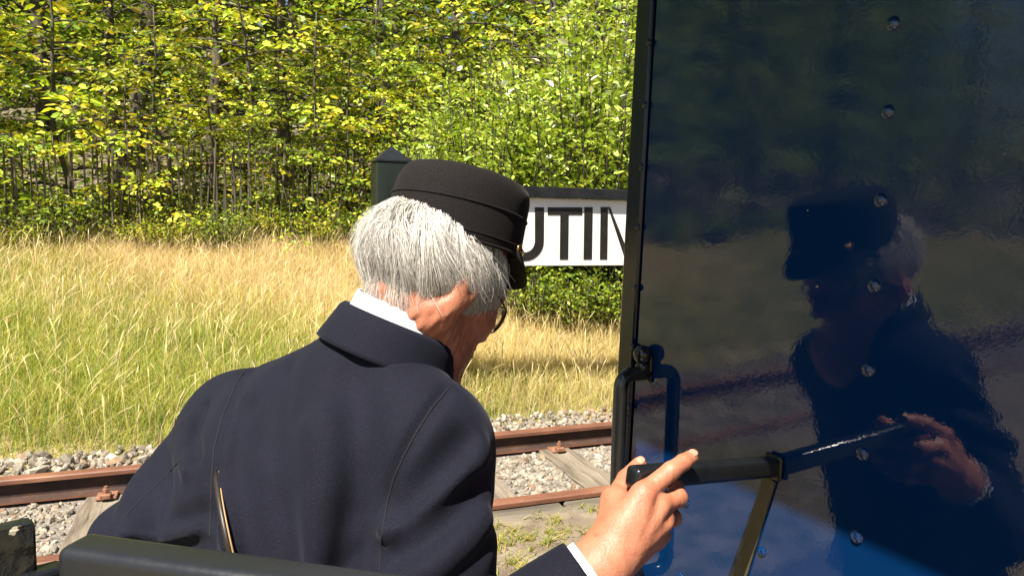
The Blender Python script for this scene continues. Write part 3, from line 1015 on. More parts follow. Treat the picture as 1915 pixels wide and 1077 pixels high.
PD = (RT * 0.469 + FW * -0.883).normalized()          # along the panel, towards the viewer
PN = (RT * -0.883 + FW * -0.469).normalized()         # out of the panel face
e0 = P(1190, 340, 1.30)                               # far edge of the panel face
E0 = Vector((e0.x, e0.y, 0))
co = empty('coach', (E0 + PD * 1.05 - PN * 2.6 + UP * -0.2)[:])
co.location.z = Z_LOW
tag(co, 'dark blue riveted steel coach end with black handles and roof', 'coach')
CO_INV = Matrix.Translation(-co.location)
LEAN = 0.028                                          # the body leans a little away from the track


def PP(t, z, off=0.0):
    """point on the panel: t along it from the far edge, z world height, off out of the face"""
    return E0 + PD * (t + LEAN * (1.4 - z) * -1.0) + PN * off + UP * z


def on_panel(px, py, off=0.0):
    d = P(px, py, 1.0) - EYE
    o_ = E0 + PN * off
    return EYE + d * ((o_ - EYE).dot(PN) / d.dot(PN))


CL = lambda v: Vector(v) - co.location
PW_, Z0, Z1 = 2.1, -0.30, 1.93


def slab(name, t0, t1, z0, z1, o0, o1, mat, bevel=0.0, parent=co, seg=2):
    bm = bmesh.new()
    vs = [bm.verts.new(CL(PP(t, z, o))) for z in (z0, z1) for t, o in ((t0, o0), (t1, o0), (t1, o1), (t0, o1))]
    for q in range(4): bm.faces.new((vs[q], vs[(q + 1) % 4], vs[4 + (q + 1) % 4], vs[4 + q]))
    bm.faces.new(vs[3::-1]); bm.faces.new(vs[4:8])
    bmesh.ops.recalc_face_normals(bm, faces=bm.faces)
    return bm_obj(name, bm, mat, parent, bevel=bevel, seg=seg, smooth=False)


def panel_t(px, py): 
    p = on_panel(px, py)
    return (p - E0).dot(PD) + LEAN * (1.4 - p.z), p.z


t_groove = panel_t(1206, 400)[0]
t_edge = panel_t(1169, 500)[0]
panel = slab('end_panel', t_groove, PW_, Z0, Z1, -.03, 0.0, M_BLUE)
strip = slab('edge_strip', t_edge, t_groove - .0045, Z0, Z1 - .002, -.045, 0.006, M_EDGE, bevel=.004)
slab('body', t_edge + .012, PW_ - .01, Z0 - .02, Z1 - .01, -5.2, -.046, M_BLUE)
slab('floor', t_edge - .0, PW_, -.345, -.25, .004, 1.5, M_GATE)
slab('underframe', .25, PW_ - .25, -.52, -.347, -5.0, 1.4, M_BLACK)
rf = slab('roof', t_edge - .06, PW_ + .06, Z1 + .002, Z1 + .06, -5.3, 0.487, M_BLACK, bevel=.01)
for o_ in (.9, -.6, -4.2):
    for tt in (.45, PW_ - .45):
        c_ = CL(PP(tt, -.42, o_))
        bm = bmesh.new()
        bmesh.ops.create_cone(bm, segments=32, radius1=.2, radius2=.2, depth=.09, cap_ends=True, matrix=frame(c_, UP, PN, PD))
        bm_obj('wheel', bm, M_BLACK, co, bevel=.006, smooth=False)

# rivets
bm = bmesh.new()
bmesh.ops.create_uvsphere(bm, u_segments=16, v_segments=8, radius=1.0)
bmesh.ops.delete(bm, geom=[v for v in bm.verts if v.co.z < -.05], context='VERTS')
for v in bm.verts: v.co.z *= .62
riv_me = bpy.data.meshes.new('rivet')
bm.to_mesh(riv_me); bm.free()
riv_me.polygons.foreach_set('use_smooth', np.full(len(riv_me.polygons), True))
riv_me.materials.append(M_BLUE)
riv_edge = riv_me.copy(); riv_edge.materials.clear(); riv_edge.materials.append(M_EDGE)


def rivet(px, py, r, par, me, off):
    p = on_panel(px, py, off)
    o = obj('rivet', me, par)
    o.matrix_basis = Matrix.Translation(CL(p)) @ frame((0, 0, 0), PD, PN.cross(PD), PN) @ Matrix.Diagonal((r, r, r, 1))
    return p


for px, py in ((1670, 45), (1660, 210), (1647, 375), (1635, 535), (1624, 692), (1613, 848), (1603, 1003), (1592, 1160), (1677, -115)):
    rivet(px, py, .0088, panel, riv_me, .0)
for px, py in ((1213, 80), (1206, 197), (1199.5, 313), (1193.5, 425), (1188.5, 538), (1183, 648), (1177.5, 760), (1172, 868), (1167, 980), (1219, -36)):
    rivet(px, py, .0062, strip, riv_edge, .006)
for px, py in ((1425, 1031), (1283, 939), (1273, 1078)):
    rivet(px, py, .0075, panel, riv_me, .0)

# lever bar standing out of the panel, held by the hand
b_base = on_panel(1452, 871, 0.0)
tipd = P(1181, 893, .872)
ax = (tipd - b_base); bl = ax.length; ax.normalize()
side = ax.cross(UP).normalized(); upv = side.cross(ax).normalized()
bm = box_bm(frame(CL(b_base + ax * (bl / 2 + .001)), ax, side, upv), bl, .024, .027)
lever = bm_obj('lever', bm, M_BLACK, co, bevel=.0065, seg=4, smooth=True)
bm = box_bm(frame(CL(b_base + PN * .006), PN, PD, UP), .008, .030, .036)
bm_obj('bracket', bm, M_BLACK, lever, bevel=.004)
LEV = (b_base.copy(), tipd.copy(), ax.copy(), side.copy(), upv.copy(), bl)
# olive strip running down the panel from the bracket
s0, s1 = on_panel(1440, 893, .0025), on_panel(1368, 1130, .0025)
sd = (s1 - s0); sln = sd.length; sd.normalize()
bm = box_bm(frame(CL((s0 + s1) / 2), sd, PN.cross(sd), PN), sln, .022, .003)
bm_obj('brace_strip', bm, M_STRIP, co, bevel=.0005)

# grab handle: rod standing off the panel at the edge
off_h = .058
gt = on_panel(1207, 700, 0.006)
pts = []
ct, cz = (gt - E0).dot(PD), gt.z
def HP(off, z): return CL(E0 + PD * ct + PN * off + UP * z)
prof = [(0.0, cz + .003), (.012, cz + .003)] + [(off_h - .022 + .022 * math.sin(a), cz - .019 + .022 * math.cos(a)) for a in np.linspace(0, PI / 2, 7)] + [(off_h, cz - .06), (off_h, cz - .13), (off_h, cz - .20), (off_h, cz - .27), (off_h, cz - .34)]
prof += [(off_h - .022 + .022 * math.cos(a), cz - .34 - .022 * math.sin(a)) for a in np.linspace(0.2, PI / 2, 6)] + [(0.0, cz - .362)]
V, fs = tube_np([HP(a, z) for a, z in prof], .0125, 16)
gh = obj('grab_handle', np_mesh('grab_handle', V, fs, M_BLACK), co)
for dz, rr in ((.036, .0165), (.014, .012)):
    bm = bmesh.new()
    bmesh.ops.create_uvsphere(bm, u_segments=16, v_segments=10, radius=rr)
    bmesh.ops.transform(bm, matrix=Matrix.Translation(HP(.014, cz + dz)), verts=bm.verts)
    bm_obj('knob', bm, M_BLACK, gh, smooth=True)
bm = box_bm(frame(HP(.003, cz + .012), PD, PN, UP), .024, .006, .05)
bm_obj('mounting_plate', bm, M_BLACK, gh, bevel=.003)

# ------------------------------------------------------------------ gate rail and post in front
gl, gr = P(146, 1008, .585), P(660, 1095, .535)
gr.z = gl.z
gx = (gr - gl).normalized(); gy = UP.cross(gx).normalized()
gate = empty('gate', (gl.x, gl.y, -.25))
tag(gate, 'black painted metal gate whose chipped top rail stands behind the man', 'gate')
GLc = lambda v: Vector(v) - gate.location
GL_ = .95
# rounded-section rail
bm = box_bm(frame(GLc(gl + gx * GL_ / 2 - UP * .030 - gx * .006), gx, gy, UP), GL_, .036, .060)
bm_obj('top_rail', bm, M_GATE, gate, bevel=.0085, seg=4, smooth=True)
for s in (.02, GL_ - .03):
    bm = box_bm(frame(GLc(gl + gx * s + UP * (-.06 - .60) + UP * -.001), gx, gy, UP), .032, .030, 1.20)
    bm_obj('upright', bm, M_GATE, gate, bevel=.004)
for z in (-.60, -1.18):
    bm = box_bm(frame(GLc(gl + gx * GL_ / 2 + UP * z), gx, gy, UP), GL_ - .09, .026, .032)
    bm_obj('cross_rail', bm, M_GATE, gate, bevel=.004)
for q in range(6):
    bm = box_bm(frame(GLc(gl + gx * (.14 + q * .128) + UP * (-.87 + .28)), gx, gy, UP), .012, .012, 1.03)
    bm_obj('bar', bm, M_GATE, gate, bevel=.002)

pl = P(62, 971, .60)
pdir = (P(0, 978, .585) - pl); pdir.z = 0; pdir.normalize()
pnrm = UP.cross(pdir).normalized()
gp = empty('gate_post', (pl.x, pl.y, -.25))
tag(gp, 'wide black steel gate post with lumpy chipped paint beside the track', 'post')
GP = lambda v: Vector(v) - gp.location
hgt = pl.z + .25
bm = box_bm(frame(GP(pl + pdir * .07 - UP * hgt / 2), pdir, pnrm, UP), .14, .02, hgt)
bmesh.ops.bevel(bm, geom=list(bm.edges), offset=.002, segments=2, affect='EDGES')
bm_obj('post_plate', bm, M_CHIP, gp)
lug = P(78, 1063, .60)
bm = box_bm(frame(GP(lug - UP * .012), pdir, pnrm, UP), .030, .022, .026)
bm_obj('hinge_lug', bm, M_BLACK, gp, bevel=.004)
bm = bmesh.new()
bmesh.ops.create_cone(bm, segments=20, radius1=.016, radius2=.016, depth=.07, cap_ends=True, matrix=Matrix.Translation(GP(P(84, 1077, .6) - UP * .036)))
bm_obj('hinge_pin', bm, M_BLACK, gp, smooth=False, bevel=.003)


# ------------------------------------------------------------------ signed-distance modelling for the man
def surface_nets(F, org, h):
    s = F < 0
    nx, ny, nz = F.shape
    cnt = np.zeros((nx - 1, ny - 1, nz - 1), np.int8)
    for i in (0, 1):
        for j in (0, 1):
            for k in (0, 1):
                cnt += s[i:nx - 1 + i, j:ny - 1 + j, k:nz - 1 + k]
    mask = (cnt > 0) & (cnt < 8)
    ci = np.argwhere(mask)
    idx = -np.ones(mask.shape, np.int64)
    idx[mask] = np.arange(len(ci))
    acc = np.zeros((len(ci), 3)); num = np.zeros(len(ci))
    cor = [(i, j, k) for i in (0, 1) for j in (0, 1) for k in (0, 1)]
    val = {c: F[ci[:, 0] + c[0], ci[:, 1] + c[1], ci[:, 2] + c[2]] for c in cor}
    for a in cor:
        for d in range(3):
            if a[d] == 0:
                b_ = list(a); b_[d] = 1; b_ = tuple(b_)
                f0, f1 = val[a], val[b_]
                cr = (f0 < 0) != (f1 < 0)
                t = np.where(cr, f0 / np.where(cr, f0 - f1, 1), 0)
                pt = np.array(a, float)[None] + t[:, None] * (np.array(b_) - np.array(a))[None]
                acc += pt * cr[:, None]; num += cr
    V = (ci + acc / num[:, None]) * h + np.array(org)
    quads = []
    for d in range(3):
        e1, e2 = [(1, 2), (2, 0), (0, 1)][d]
        sl0 = [slice(None)] * 3; sl1 = [slice(None)] * 3
        sl0[d] = slice(0, -1); sl1[d] = slice(1, None)
        for ax_ in (e1, e2):
            sl0[ax_] = slice(1, -1); sl1[ax_] = slice(1, -1)
        A_, B_ = s[tuple(sl0)], s[tuple(sl1)]
        ed = np.argwhere(A_ != B_)
        flip = A_[ed[:, 0], ed[:, 1], ed[:, 2]]
        base = ed.copy(); base[:, e1] += 1; base[:, e2] += 1
        def cell(o1, o2):
            c = base.copy(); c[:, e1] += o1; c[:, e2] += o2
            return idx[c[:, 0], c[:, 1], c[:, 2]]
        q = np.stack([cell(-1, -1), cell(0, -1), cell(0, 0), cell(-1, 0)], -1)
        q[~flip] = q[~flip][:, ::-1]
        quads.append(q)
    return V, np.concatenate(quads)


class Grid:
    def __init__(self, lo, hi, h):
        self.h = h; self.lo = np.array(lo, np.float32)
        n = [int((b_ - a) / h) + 2 for a, b_ in zip(lo, hi)]
        self.X = (self.lo[0] + h * np.arange(n[0], dtype=np.float32))[:, None, None]
        self.Y = (self.lo[1] + h * np.arange(n[1], dtype=np.float32))[None, :, None]
        self.Z = (self.lo[2] + h * np.arange(n[2], dtype=np.float32))[None, None, :]
        self.F = np.full(n, 9.0, np.float32)

    def cone(self, a, b_, ra, rb):
        a = np.array(a, np.float32); b_ = np.array(b_, np.float32)
        d = b_ - a; L2 = float((d * d).sum()) + 1e-12
        t = np.clip(((self.X - a[0]) * d[0] + (self.Y - a[1]) * d[1] + (self.Z - a[2]) * d[2]) / L2, 0, 1)
        return np.sqrt((self.X - a[0] - t * d[0]) ** 2 + (self.Y - a[1] - t * d[1]) ** 2 + (self.Z - a[2] - t * d[2]) ** 2) - (ra + (rb - ra) * t)

    def local(self, o, ax):
        X, Y, Z = self.X - np.float32(o[0]), self.Y - np.float32(o[1]), self.Z - np.float32(o[2])
        return [X * np.float32(a[0]) + Y * np.float32(a[1]) + Z * np.float32(a[2]) for a in ax]

    def ell(self, o, ax, r):
        x, y, z = self.local(o, ax)
        k0 = np.sqrt((x / r[0]) ** 2 + (y / r[1]) ** 2 + (z / r[2]) ** 2)
        return (k0 - 1) * min(r)

    def add(self, d, k=0.0):
        if k <= 0: self.F = np.minimum(self.F, d); return
        h = np.maximum(k - np.abs(self.F - d), 0) / k
        self.F = np.minimum(self.F, d) - h * h * k * .25

    def cut(self, d, k=0.0):
        e = -d
        if k <= 0: self.F = np.maximum(self.F, e); return
        h = np.maximum(k - np.abs(self.F - e), 0) / k
        self.F = np.maximum(self.F, e) + h * h * k * .25

    def mesh(self):
        return surface_nets(self.F, self.lo, self.h)


def bbox(pts, m):
    A_ = np.array([tuple(p) for p in pts])
    return A_.min(0) - m, A_.max(0) + m


SR, SL = P(800, 838, .89), P(452, 800, 1.12)
MS = (SR + SL) / 2
bF = (RT * .56 + FW * .83).normalized()
bLft = UP.cross(bF).normalized()
PELV = MS - UP * .46 - bF * .13
bU = (MS - PELV).normalized()
bFt = (bF - bU * bF.dot(bU)).normalized()
bLt = bU.cross(bFt).normalized()
man = empty('person', (PELV.x, PELV.y, -.25))
tag(man, 'man in navy jacket and black peaked cap, bowed head, hand on a lever', 'person')
ML = lambda v: Vector(v) - man.location
MO = np.array(man.location)

# head frame
hyaw = math.radians(47); hp = math.radians(31); cpit = math.radians(14)
hh = RT * math.sin(hyaw) + FW * math.cos(hyaw)
hF = (hh * math.cos(hp) - UP * math.sin(hp)).normalized()
hL = UP.cross(hh).normalized()
hU = hF.cross(hL).normalized()
RING = P(851, 459, 1.02)
HO = P(853, 450, 1.02) - hU * .066
cF_ = (hh * math.cos(cpit) - UP * math.sin(cpit)).normalized(); cU_ = cF_.cross(hL).normalized()
def CPt(x, y, z): return RING + cF_ * x + hL * y + cU_ * (z - .058)
def HPt(x, y, z): return HO + hF * x + hL * y + hU * z
hax = (hF, hL, hU)

# --- skin: head and neck
NB = P(728, 668, 1.0)
lo, hi = bbox([HO, NB], .19)
G = Grid(lo, hi, .0027)
G.add(G.ell(HPt(-.012, 0, .035), hax, (.100, .077, .098)))
G.add(G.ell(HPt(.035, 0, -.02), hax, (.058, .060, .085)), .03)
G.add(G.cone(HPt(.06, 0, -.082), HPt(.052, 0, -.09), .028, .03), .04)          # chin
for sg in (-1, 1):
    G.add(G.cone(HPt(.045, sg * .03, -.082), HPt(-.012, sg * .050, -.055), .020, .022), .03)   # jaw line
    G.add(G.ell(HPt(.055, sg * .042, -.022), hax, (.028, .022, .024)), .02)    # cheek
    G.add(G.cone(HPt(.078, sg * .012, .025), HPt(.066, sg * .05, .022), .012, .012), .015)     # brow
    G.cut(G.ell(HPt(.098, sg * .031, .004), hax, (.018, .016, .011)), .012)    # eye socket
    G.add(G.ell(HPt(.074, sg * .031, .003), hax, (.012, .013, .012)), .002)    # eye
    # ear
    G.add(G.ell(HPt(-.012, sg * .082, -.002), hax, (.021, .010, .033)), .006)
    G.cut(G.ell(HPt(-.006, sg * .092, .002), hax, (.010, .006, .018)), .004)
G.add(G.cone(HPt(.088, 0, .012), HPt(.108, 0, -.026), .009, .013), .012)        # nose
G.add(G.ell(HPt(.094, 0, -.032), hax, (.013, .018, .009)), .008)
G.add(G.ell(HPt(.084, 0, -.055), hax, (.013, .026, .006)), .006)               # lips
G.add(G.ell(HPt(.082, 0, -.066), hax, (.012, .022, .006)), .006)
G.add(G.cone(NB, HPt(-.022, 0, -.045), .058, .055), .03)                        # neck
G.add(G.cone(HPt(-.02, -.058, -.045), NB + bF * .055 - bLft * .01, .013, .013), .03)  # neck tendon
G.add(G.cone(NB - UP * .05, NB, .10, .06), .04)
nx_, ny_, nz_ = G.local(HO, hax)
mk = np.clip((-.035 - nz_) / .03, 0, 1)
G.F += (mk * (.0007 * np.sin(nx_ * 330 + 2.2 * np.sin(nz_ * 60)) + .0006 * np.sin(nx_ * 610 + nz_ * 160))).astype(np.float32)
G.F += (np.clip((nx_ - .02) / .02, 0, 1) * .0004 * np.sin(nz_ * 420 + nx_ * 160)).astype(np.float32)
hV, hQ = G.mesh()

# --- skin: right hand
HJ = dict(
    wrist=P(1118, 1062, .835), palm=P(1190, 960, .862),
    i0=P(1203, 922, .852), i1=P(1255, 880, .868), i2=P(1278, 864, .882), i3=P(1292, 855, .893),
    m0=P(1230, 944, .858), m1=P(1268, 930, .876), m2=P(1262, 905, .912), m3=P(1240, 893, .935),
    r0=P(1238, 972, .865), r1=P(1258, 968, .892), r2=P(1242, 935, .93), r3=P(1220, 915, .945),
    p0=P(1226, 1004, .873), p1=P(1240, 1000, .898), p2=P(1225, 965, .93), p3=P(1207, 945, .94),
    t0=P(1148, 1000, .855), t1=P(1150, 935, .885), t2=P(1172, 896, .915), t3=P(1195, 869, .932))
lo, hi = bbox(HJ.values(), .035)
G = Grid(lo, hi, .0017)
G.add(G.cone(HJ['wrist'] + (HJ['wrist'] - HJ['palm']) * .5, HJ['wrist'], .027, .0265))
k = .018
G.add(G.cone(HJ['wrist'], HJ['i0'] * .85 + HJ['wrist'] * .15, .024, .0155), k)
G.add(G.cone(HJ['wrist'], HJ['m0'] * .85 + HJ['wrist'] * .15, .025, .0155), k)
G.add(G.cone(HJ['wrist'], HJ['r0'] * .85 + HJ['wrist'] * .15, .025, .0155), k)
G.add(G.cone(HJ['wrist'], HJ['p0'] * .85 + HJ['wrist'] * .15, .024, .0145), k)
G.add(G.cone(HJ['wrist'] * .6 + HJ['t0'] * .4, HJ['t1'], .020, .0135), .02)
G.add(G.cone(HJ['t1'], HJ['i0'] * .6 + HJ['wrist'] * .4, .011, .012), .022)      # web
for f, rs in (('i', (.0118, .0108, .0098, .0088)), ('m', (.0120, .0110, .0098, .0088)), ('r', (.0113, .0105, .0092, .0084)), ('p', (.0103, .0092, .0084, .0076)), ('t', (.015, .0135, .0122, .0098))):
    for q in range(3):
        if f == 't' and q == 0: continue
        d = G.cone(HJ[f + str(q)], HJ[f + str(q + 1)], rs[q], rs[q + 1])
        G.add(d, .009 if q == 0 else .003)
    if f != 't':
        G.add(G.ell(HJ[f + '0'], (RT, FW, UP), (.0128, .0128, .0128)), .008)
        w0 = HJ['wrist'] * .35 + HJ[f + '0'] * .65
kn_out = (HJ['m0'] - LEV[0].lerp(LEV[1], .8)).normalized()
bk_n = ((HJ['i0'] - HJ['wrist']).cross(HJ['p0'] - HJ['wrist'])).normalized()
if bk_n.dot(EYE - HJ['palm']) < 0: bk_n = -bk_n
for f, amt in (('i', .0135), ('m', .0145), ('r', .0140), ('p', .0125)):
    w1 = HJ['wrist'].lerp(HJ['m0'], .25) + bk_n * (.0235)
    G.add(G.cone(HJ[f + '0'] + bk_n * (amt - .0045), w1.lerp(HJ[f + '0'] + bk_n * .015, .25), .0036, .0024), .009)
for a_, b_, c_ in ((.30, .75, .5), (.55, .9, .2)):
    v0 = HJ['wrist'].lerp(HJ['r0'], .3) + bk_n * .0215
    v1 = HJ['m0'].lerp(HJ['r0'], c_).lerp(HJ['wrist'], .42) + bk_n * .0195
    v2 = HJ['m0'].lerp(HJ['r0'], c_).lerp(HJ['wrist'], .12) + bk_n * .0135
    G.add(G.cone(v0, v1, .0022, .002), .005); G.add(G.cone(v1, v2, .002, .0014), .005)
for f in 'imrp':                                                     # creases over the finger joints
    j1 = HJ[f + '1']; dj = (HJ[f + '1'] - HJ[f + '0']).normalized()
    for e_ in (-.0045, 0, .0045):
        cc_ = j1 + dj * e_ + bk_n * .0118
        sd0 = dj.cross(bk_n).normalized() * .006
        G.cut(G.cone(cc_ - sd0, cc_ + sd0, .0009, .0009), .003)
gV, gQ = G.mesh()
# left hand (rests out of sight at the hip), forearm stubs
EL, WL = P(272, 1030, .97), P(445, 1215, 1.05)
lh = [WL, WL + (WL - EL).normalized() * .09]
lo, hi = bbox(lh, .12)
G = Grid(lo, hi, .004)
dl = (WL - EL).normalized()
G.add(G.cone(WL - dl * .05, WL, .026, .026))
s_ = dl.cross(bF).normalized()
for q in range(4):
    kn = WL + dl * .085 + s_ * (.027 - .018 * q)
    G.add(G.cone(WL, kn, .024, .014), .015)
    G.add(G.cone(kn, kn + dl * .035 - UP * .01, .0095, .009), .004)
    G.add(G.cone(kn + dl * .035 - UP * .01, kn + dl * .05 - UP * .035, .009, .008), .003)
G.add(G.cone(WL + dl * .02 + s_ * .02, WL + dl * .06 + s_ * .055, .014, .010), .01)
lV, lQ = G.mesh()
# torso and limbs under the clothes, one coarse continuous volume
ER, WR = P(806, 1300, .80), HJ['wrist']
LEGS = []
for sg in (-1, 1):
    hipj = PELV + bLft * sg * .095 - UP * .03
    knee = hipj - UP * .44 + bF * (.04 if sg < 0 else .0)
    ank = Vector((knee.x, knee.y, -.17)) - bF * .03
    LEGS.append((hipj, knee, ank))
lo, hi = bbox([SR, SL, NB, EL, ER, WR, WL, LEGS[0][2], LEGS[1][2]], .1)
G = Grid(lo, hi, .012)
G.add(G.cone(PELV, PELV + bU * .3, .10, .11))
G.add(G.cone(SR * .8 + MS * .2, SL * .8 + MS * .2, .045, .045), .05)
G.add(G.cone(MS - UP * .06, NB, .09, .055), .05)
for a, e, w in ((SR, ER, WR), (SL, EL, WL)):
    G.add(G.cone(a * .9 + MS * .1, e, .045, .036), .03); G.add(G.cone(e, w, .036, .024), .02)
for a, kn, an in LEGS:
    G.add(G.cone(a, kn, .07, .05), .05); G.add(G.cone(kn, an, .05, .036), .03)
    G.add(G.cone(an, an + bF * .14 - UP * .04, .03, .02), .02)
tV, tQ = G.mesh()
VV, FQ, k = [], [], 0
for V, Q in ((hV, hQ), (gV, gQ), (lV, lQ), (tV, tQ)):
    VV.append(V - MO); FQ.append(Q + k); k += len(V)
body = obj('body', np_mesh('body', np.concatenate(VV), [np.concatenate(FQ)], M_SKIN), man)

nA = (UP * .88 + bF * .47).normalized()
HN = HPt(-.022, 0, -.045)
CC_ = NB.lerp(HN, .46) - bF * .004
nA = ((HN - NB).normalized() + nA).normalized()
print('collar', project(CC_), project(NB), project(HN))
cF = (bF - nA * bF.dot(nA)).normalized(); cL = nA.cross(cF).normalized()


# nails
for f, rr_ in (('i', .0088), ('t', .0098)):
    dn = (HJ[f + '3'] - HJ[f + '2']).normalized()
    upn = (EYE + UP * .6 - HJ[f + '3']); upn = (upn - dn * upn.dot(dn)).normalized()
    bm = bmesh.new()
    bmesh.ops.create_uvsphere(bm, u_segments=16, v_segments=10, radius=1)
    bmesh.ops.transform(bm, matrix=frame(ML(HJ[f + '3'] + upn * (rr_ - .0012) + dn * .001), dn, upn.cross(dn), upn) @ Matrix.Diagonal((.0068, .0056, .0018, 1)), verts=bm.verts)
    bm_obj('fingernail', bm, M_NAIL, body, smooth=True)
# --- jacket
CR = (WR - ER).normalized()
CUFF = WR - CR * .015
def jacket_grid(vox):
    lo, hi = bbox([SR, SL, ER, EL, CUFF, WL, PELV - UP * .12, NB], .16)
    lo[2] = PELV.z - .10
    G = Grid(lo, hi, vox)
    x, y, z = G.local(PELV, (bLt, bFt, bU))
    cx_, cy_, cz_ = (CC_ - PELV).dot(bLt), (CC_ - PELV).dot(bFt), (CC_ - PELV).dot(bU)
    hs = [-.12, .0, .13, .25, .36, cz_ - .19, cz_ - .135, cz_ - .095, cz_ - .06, cz_ - .032, cz_ - .012]
    ws = [.205, .200, .185, .195, .200, .198, .176, .140, .102, .080, .070]
    ds = [.150, .145, .132, .138, .138, .134, .122, .108, .094, .080, .072]
    fr = [0, 0, 0, 0, 0, .15, .35, .55, .75, .92, 1.0]
    w = np.interp(z, hs, ws).astype(np.float32); dd = np.interp(z, hs, ds).astype(np.float32)
    fi = np.interp(z, hs, fr).astype(np.float32)
    yy = (np.interp(z, hs, [-.01, -.01, -.005, -.012, -.018] + [-.015] * 6) * (1 - fi) + cy_ * fi).astype(np.float32)
    x = x - fi * np.float32(cx_)
    pw = 2.35
    rr = (np.abs(x / w) ** pw + np.abs((y - yy) / dd) ** pw) ** (1 / pw)
    d = (rr - 1) * np.minimum(w, dd)
    d = np.maximum(d, z - (cz_ - .012))
    d = np.maximum(d, -.12 - z)
    # soft folds on the back
    bk = np.exp(-((z - .18) / .16) ** 2)
    d += (.0045 * np.sin((x * 1.0 + z * .22) * 62 + 1.0) * bk * (x < .1) + .003 * np.sin((x - z * .35) * 95) * np.exp(-((z - .12) / .1) ** 2)).astype(np.float32)
    G.F = d.astype(np.float32)
    del w, dd, yy, rr, bk, fi
    # shoulders and arms
    G.add(G.cone(SR + UP * .008, SL + UP * .008, .064, .064), .07)
    G.add(G.cone(SL + UP * .004, CC_ - nA * .062 - bLft * -.015, .066, .070), .05)
    for (a, e, wv, ra, rb, rc) in ((SR, ER, CUFF, .076, .066, .045), (SL, EL, WL, .074, .070, .046)):
        aa = a + (a - MS).normalized() * .0
        G.add(G.cone(aa, aa.lerp(e, .45), ra, ra * .985), .035)
        G.add(G.cone(aa.lerp(e, .45), e, ra * .985, rb), .01)
        G.add(G.cone(e, wv, rb, rc), .012)
    # sleeve folds
    def folds(G, a, e, amp, freq, dirv, rad):
        t = np.clip(((G.X - a.x) * (e - a).x + (G.Y - a.y) * (e - a).y + (G.Z - a.z) * (e - a).z) / (e - a).length_squared, 0, 1.2)
        dist = np.sqrt((G.X - a.x - t * (e - a).x) ** 2 + (G.Y - a.y - t * (e - a).y) ** 2 + (G.Z - a.z - t * (e - a).z) ** 2)
        q = (G.X - a.x) * dirv.x + (G.Y - a.y) * dirv.y + (G.Z - a.z) * dirv.z
        msk = np.clip((rad - dist) / .03, 0, 1) * np.clip((t - .12) / .3, 0, 1)
        G.F += (amp * (np.sin(q * freq) + .6 * np.sin(q * freq * 1.73 + 1.3)) * msk).astype(np.float32)
    folds(G, SR, ER, .0022, 105, (UP * .8 - RT * .6).normalized(), .11)
    folds(G, SL, EL, .003, 95, (UP * .75 + RT * .66).normalized(), .11)
    pln = ((G.X - CUFF.x) * CR.x + (G.Y - CUFF.y) * CR.y + (G.Z - CUFF.z) * CR.z)
    nr = G.cone(CUFF, CUFF + CR * .06, .075, .075)
    G.F = np.where(nr < 0, np.maximum(G.F, pln), G.F)
    return G


def ray_pts(bv, pts, lift=0.0, sub=5):
    out = []
    for (x0, y0), (x1, y1) in zip(pts[:-1], pts[1:]):
        for t in np.linspace(0, 1, sub)[:-1]:
            d = (P(x0 + (x1 - x0) * t, y0 + (y1 - y0) * t, 1.0) - EYE).normalized()
            h_ = bv.ray_cast(EYE, d)
            if h_[0] is not None: out.append(h_[0] - d * lift)
    return out


Gc = jacket_grid(.009)
cV, cQ = Gc.mesh()
bv0 = BVHTree.FromPolygons([tuple(v) for v in cV], [tuple(int(q) for q in f) for f in cQ])
G = jacket_grid(.0042)
# (polyline in the photograph, radius, lift, +1 ridge / -1 groove, blend)
FOLDS = [
    ([(836, 728), (800, 775), (772, 822), (745, 872), (726, 925), (715, 980), (711, 1040), (711, 1100)], .005, .000, -1, .012),
    ([(735, 992), (764, 968), (821, 920), (870, 870), (900, 830)], .010, -.003, 1, .028),
    ([(748, 948), (775, 925), (830, 872), (880, 815)], .010, .005, -1, .03),
    ([(745, 1046), (785, 1030), (850, 975), (905, 915)], .010, .005, -1, .03),
    ([(740, 1095), (810, 1060), (865, 1015), (912, 960)], .010, -.003, 1, .028),
    ([(655, 690), (668, 780), (662, 880), (640, 990), (620, 1080)], .013, .010, -1, .04),
    ([(600, 800), (612, 900), (600, 1000), (585, 1080)], .010, -.004, 1, .04),
    ([(520, 690), (502, 800), (498, 900), (515, 1010), (530, 1080)], .012, .008, -1, .035),
    ([(452, 760), (440, 860), (450, 960), (470, 1070)], .012, .008, -1, .03),
    ([(420, 800), (408, 880), (420, 960), (436, 1040)], .008, -.003, 1, .02),
    ([(462, 690), (430, 745), (408, 810), (397, 870), (390, 940), (386, 1060)], .009, .003, -1, .018),
    ([(380, 760), (362, 820), (368, 865)], .006, .001, -1, .018),
    ([(352, 790), (342, 850), (358, 892)], .007, -.003, 1, .018),
    ([(335, 975), (370, 962), (395, 970)], .010, .003, -1, .02),
    ([(240, 1000), (300, 1012), (385, 990)], .008, -.003, 1, .018),
    ([(250, 1028), (310, 1040), (385, 1022)], .010, .003, -1, .02),
]
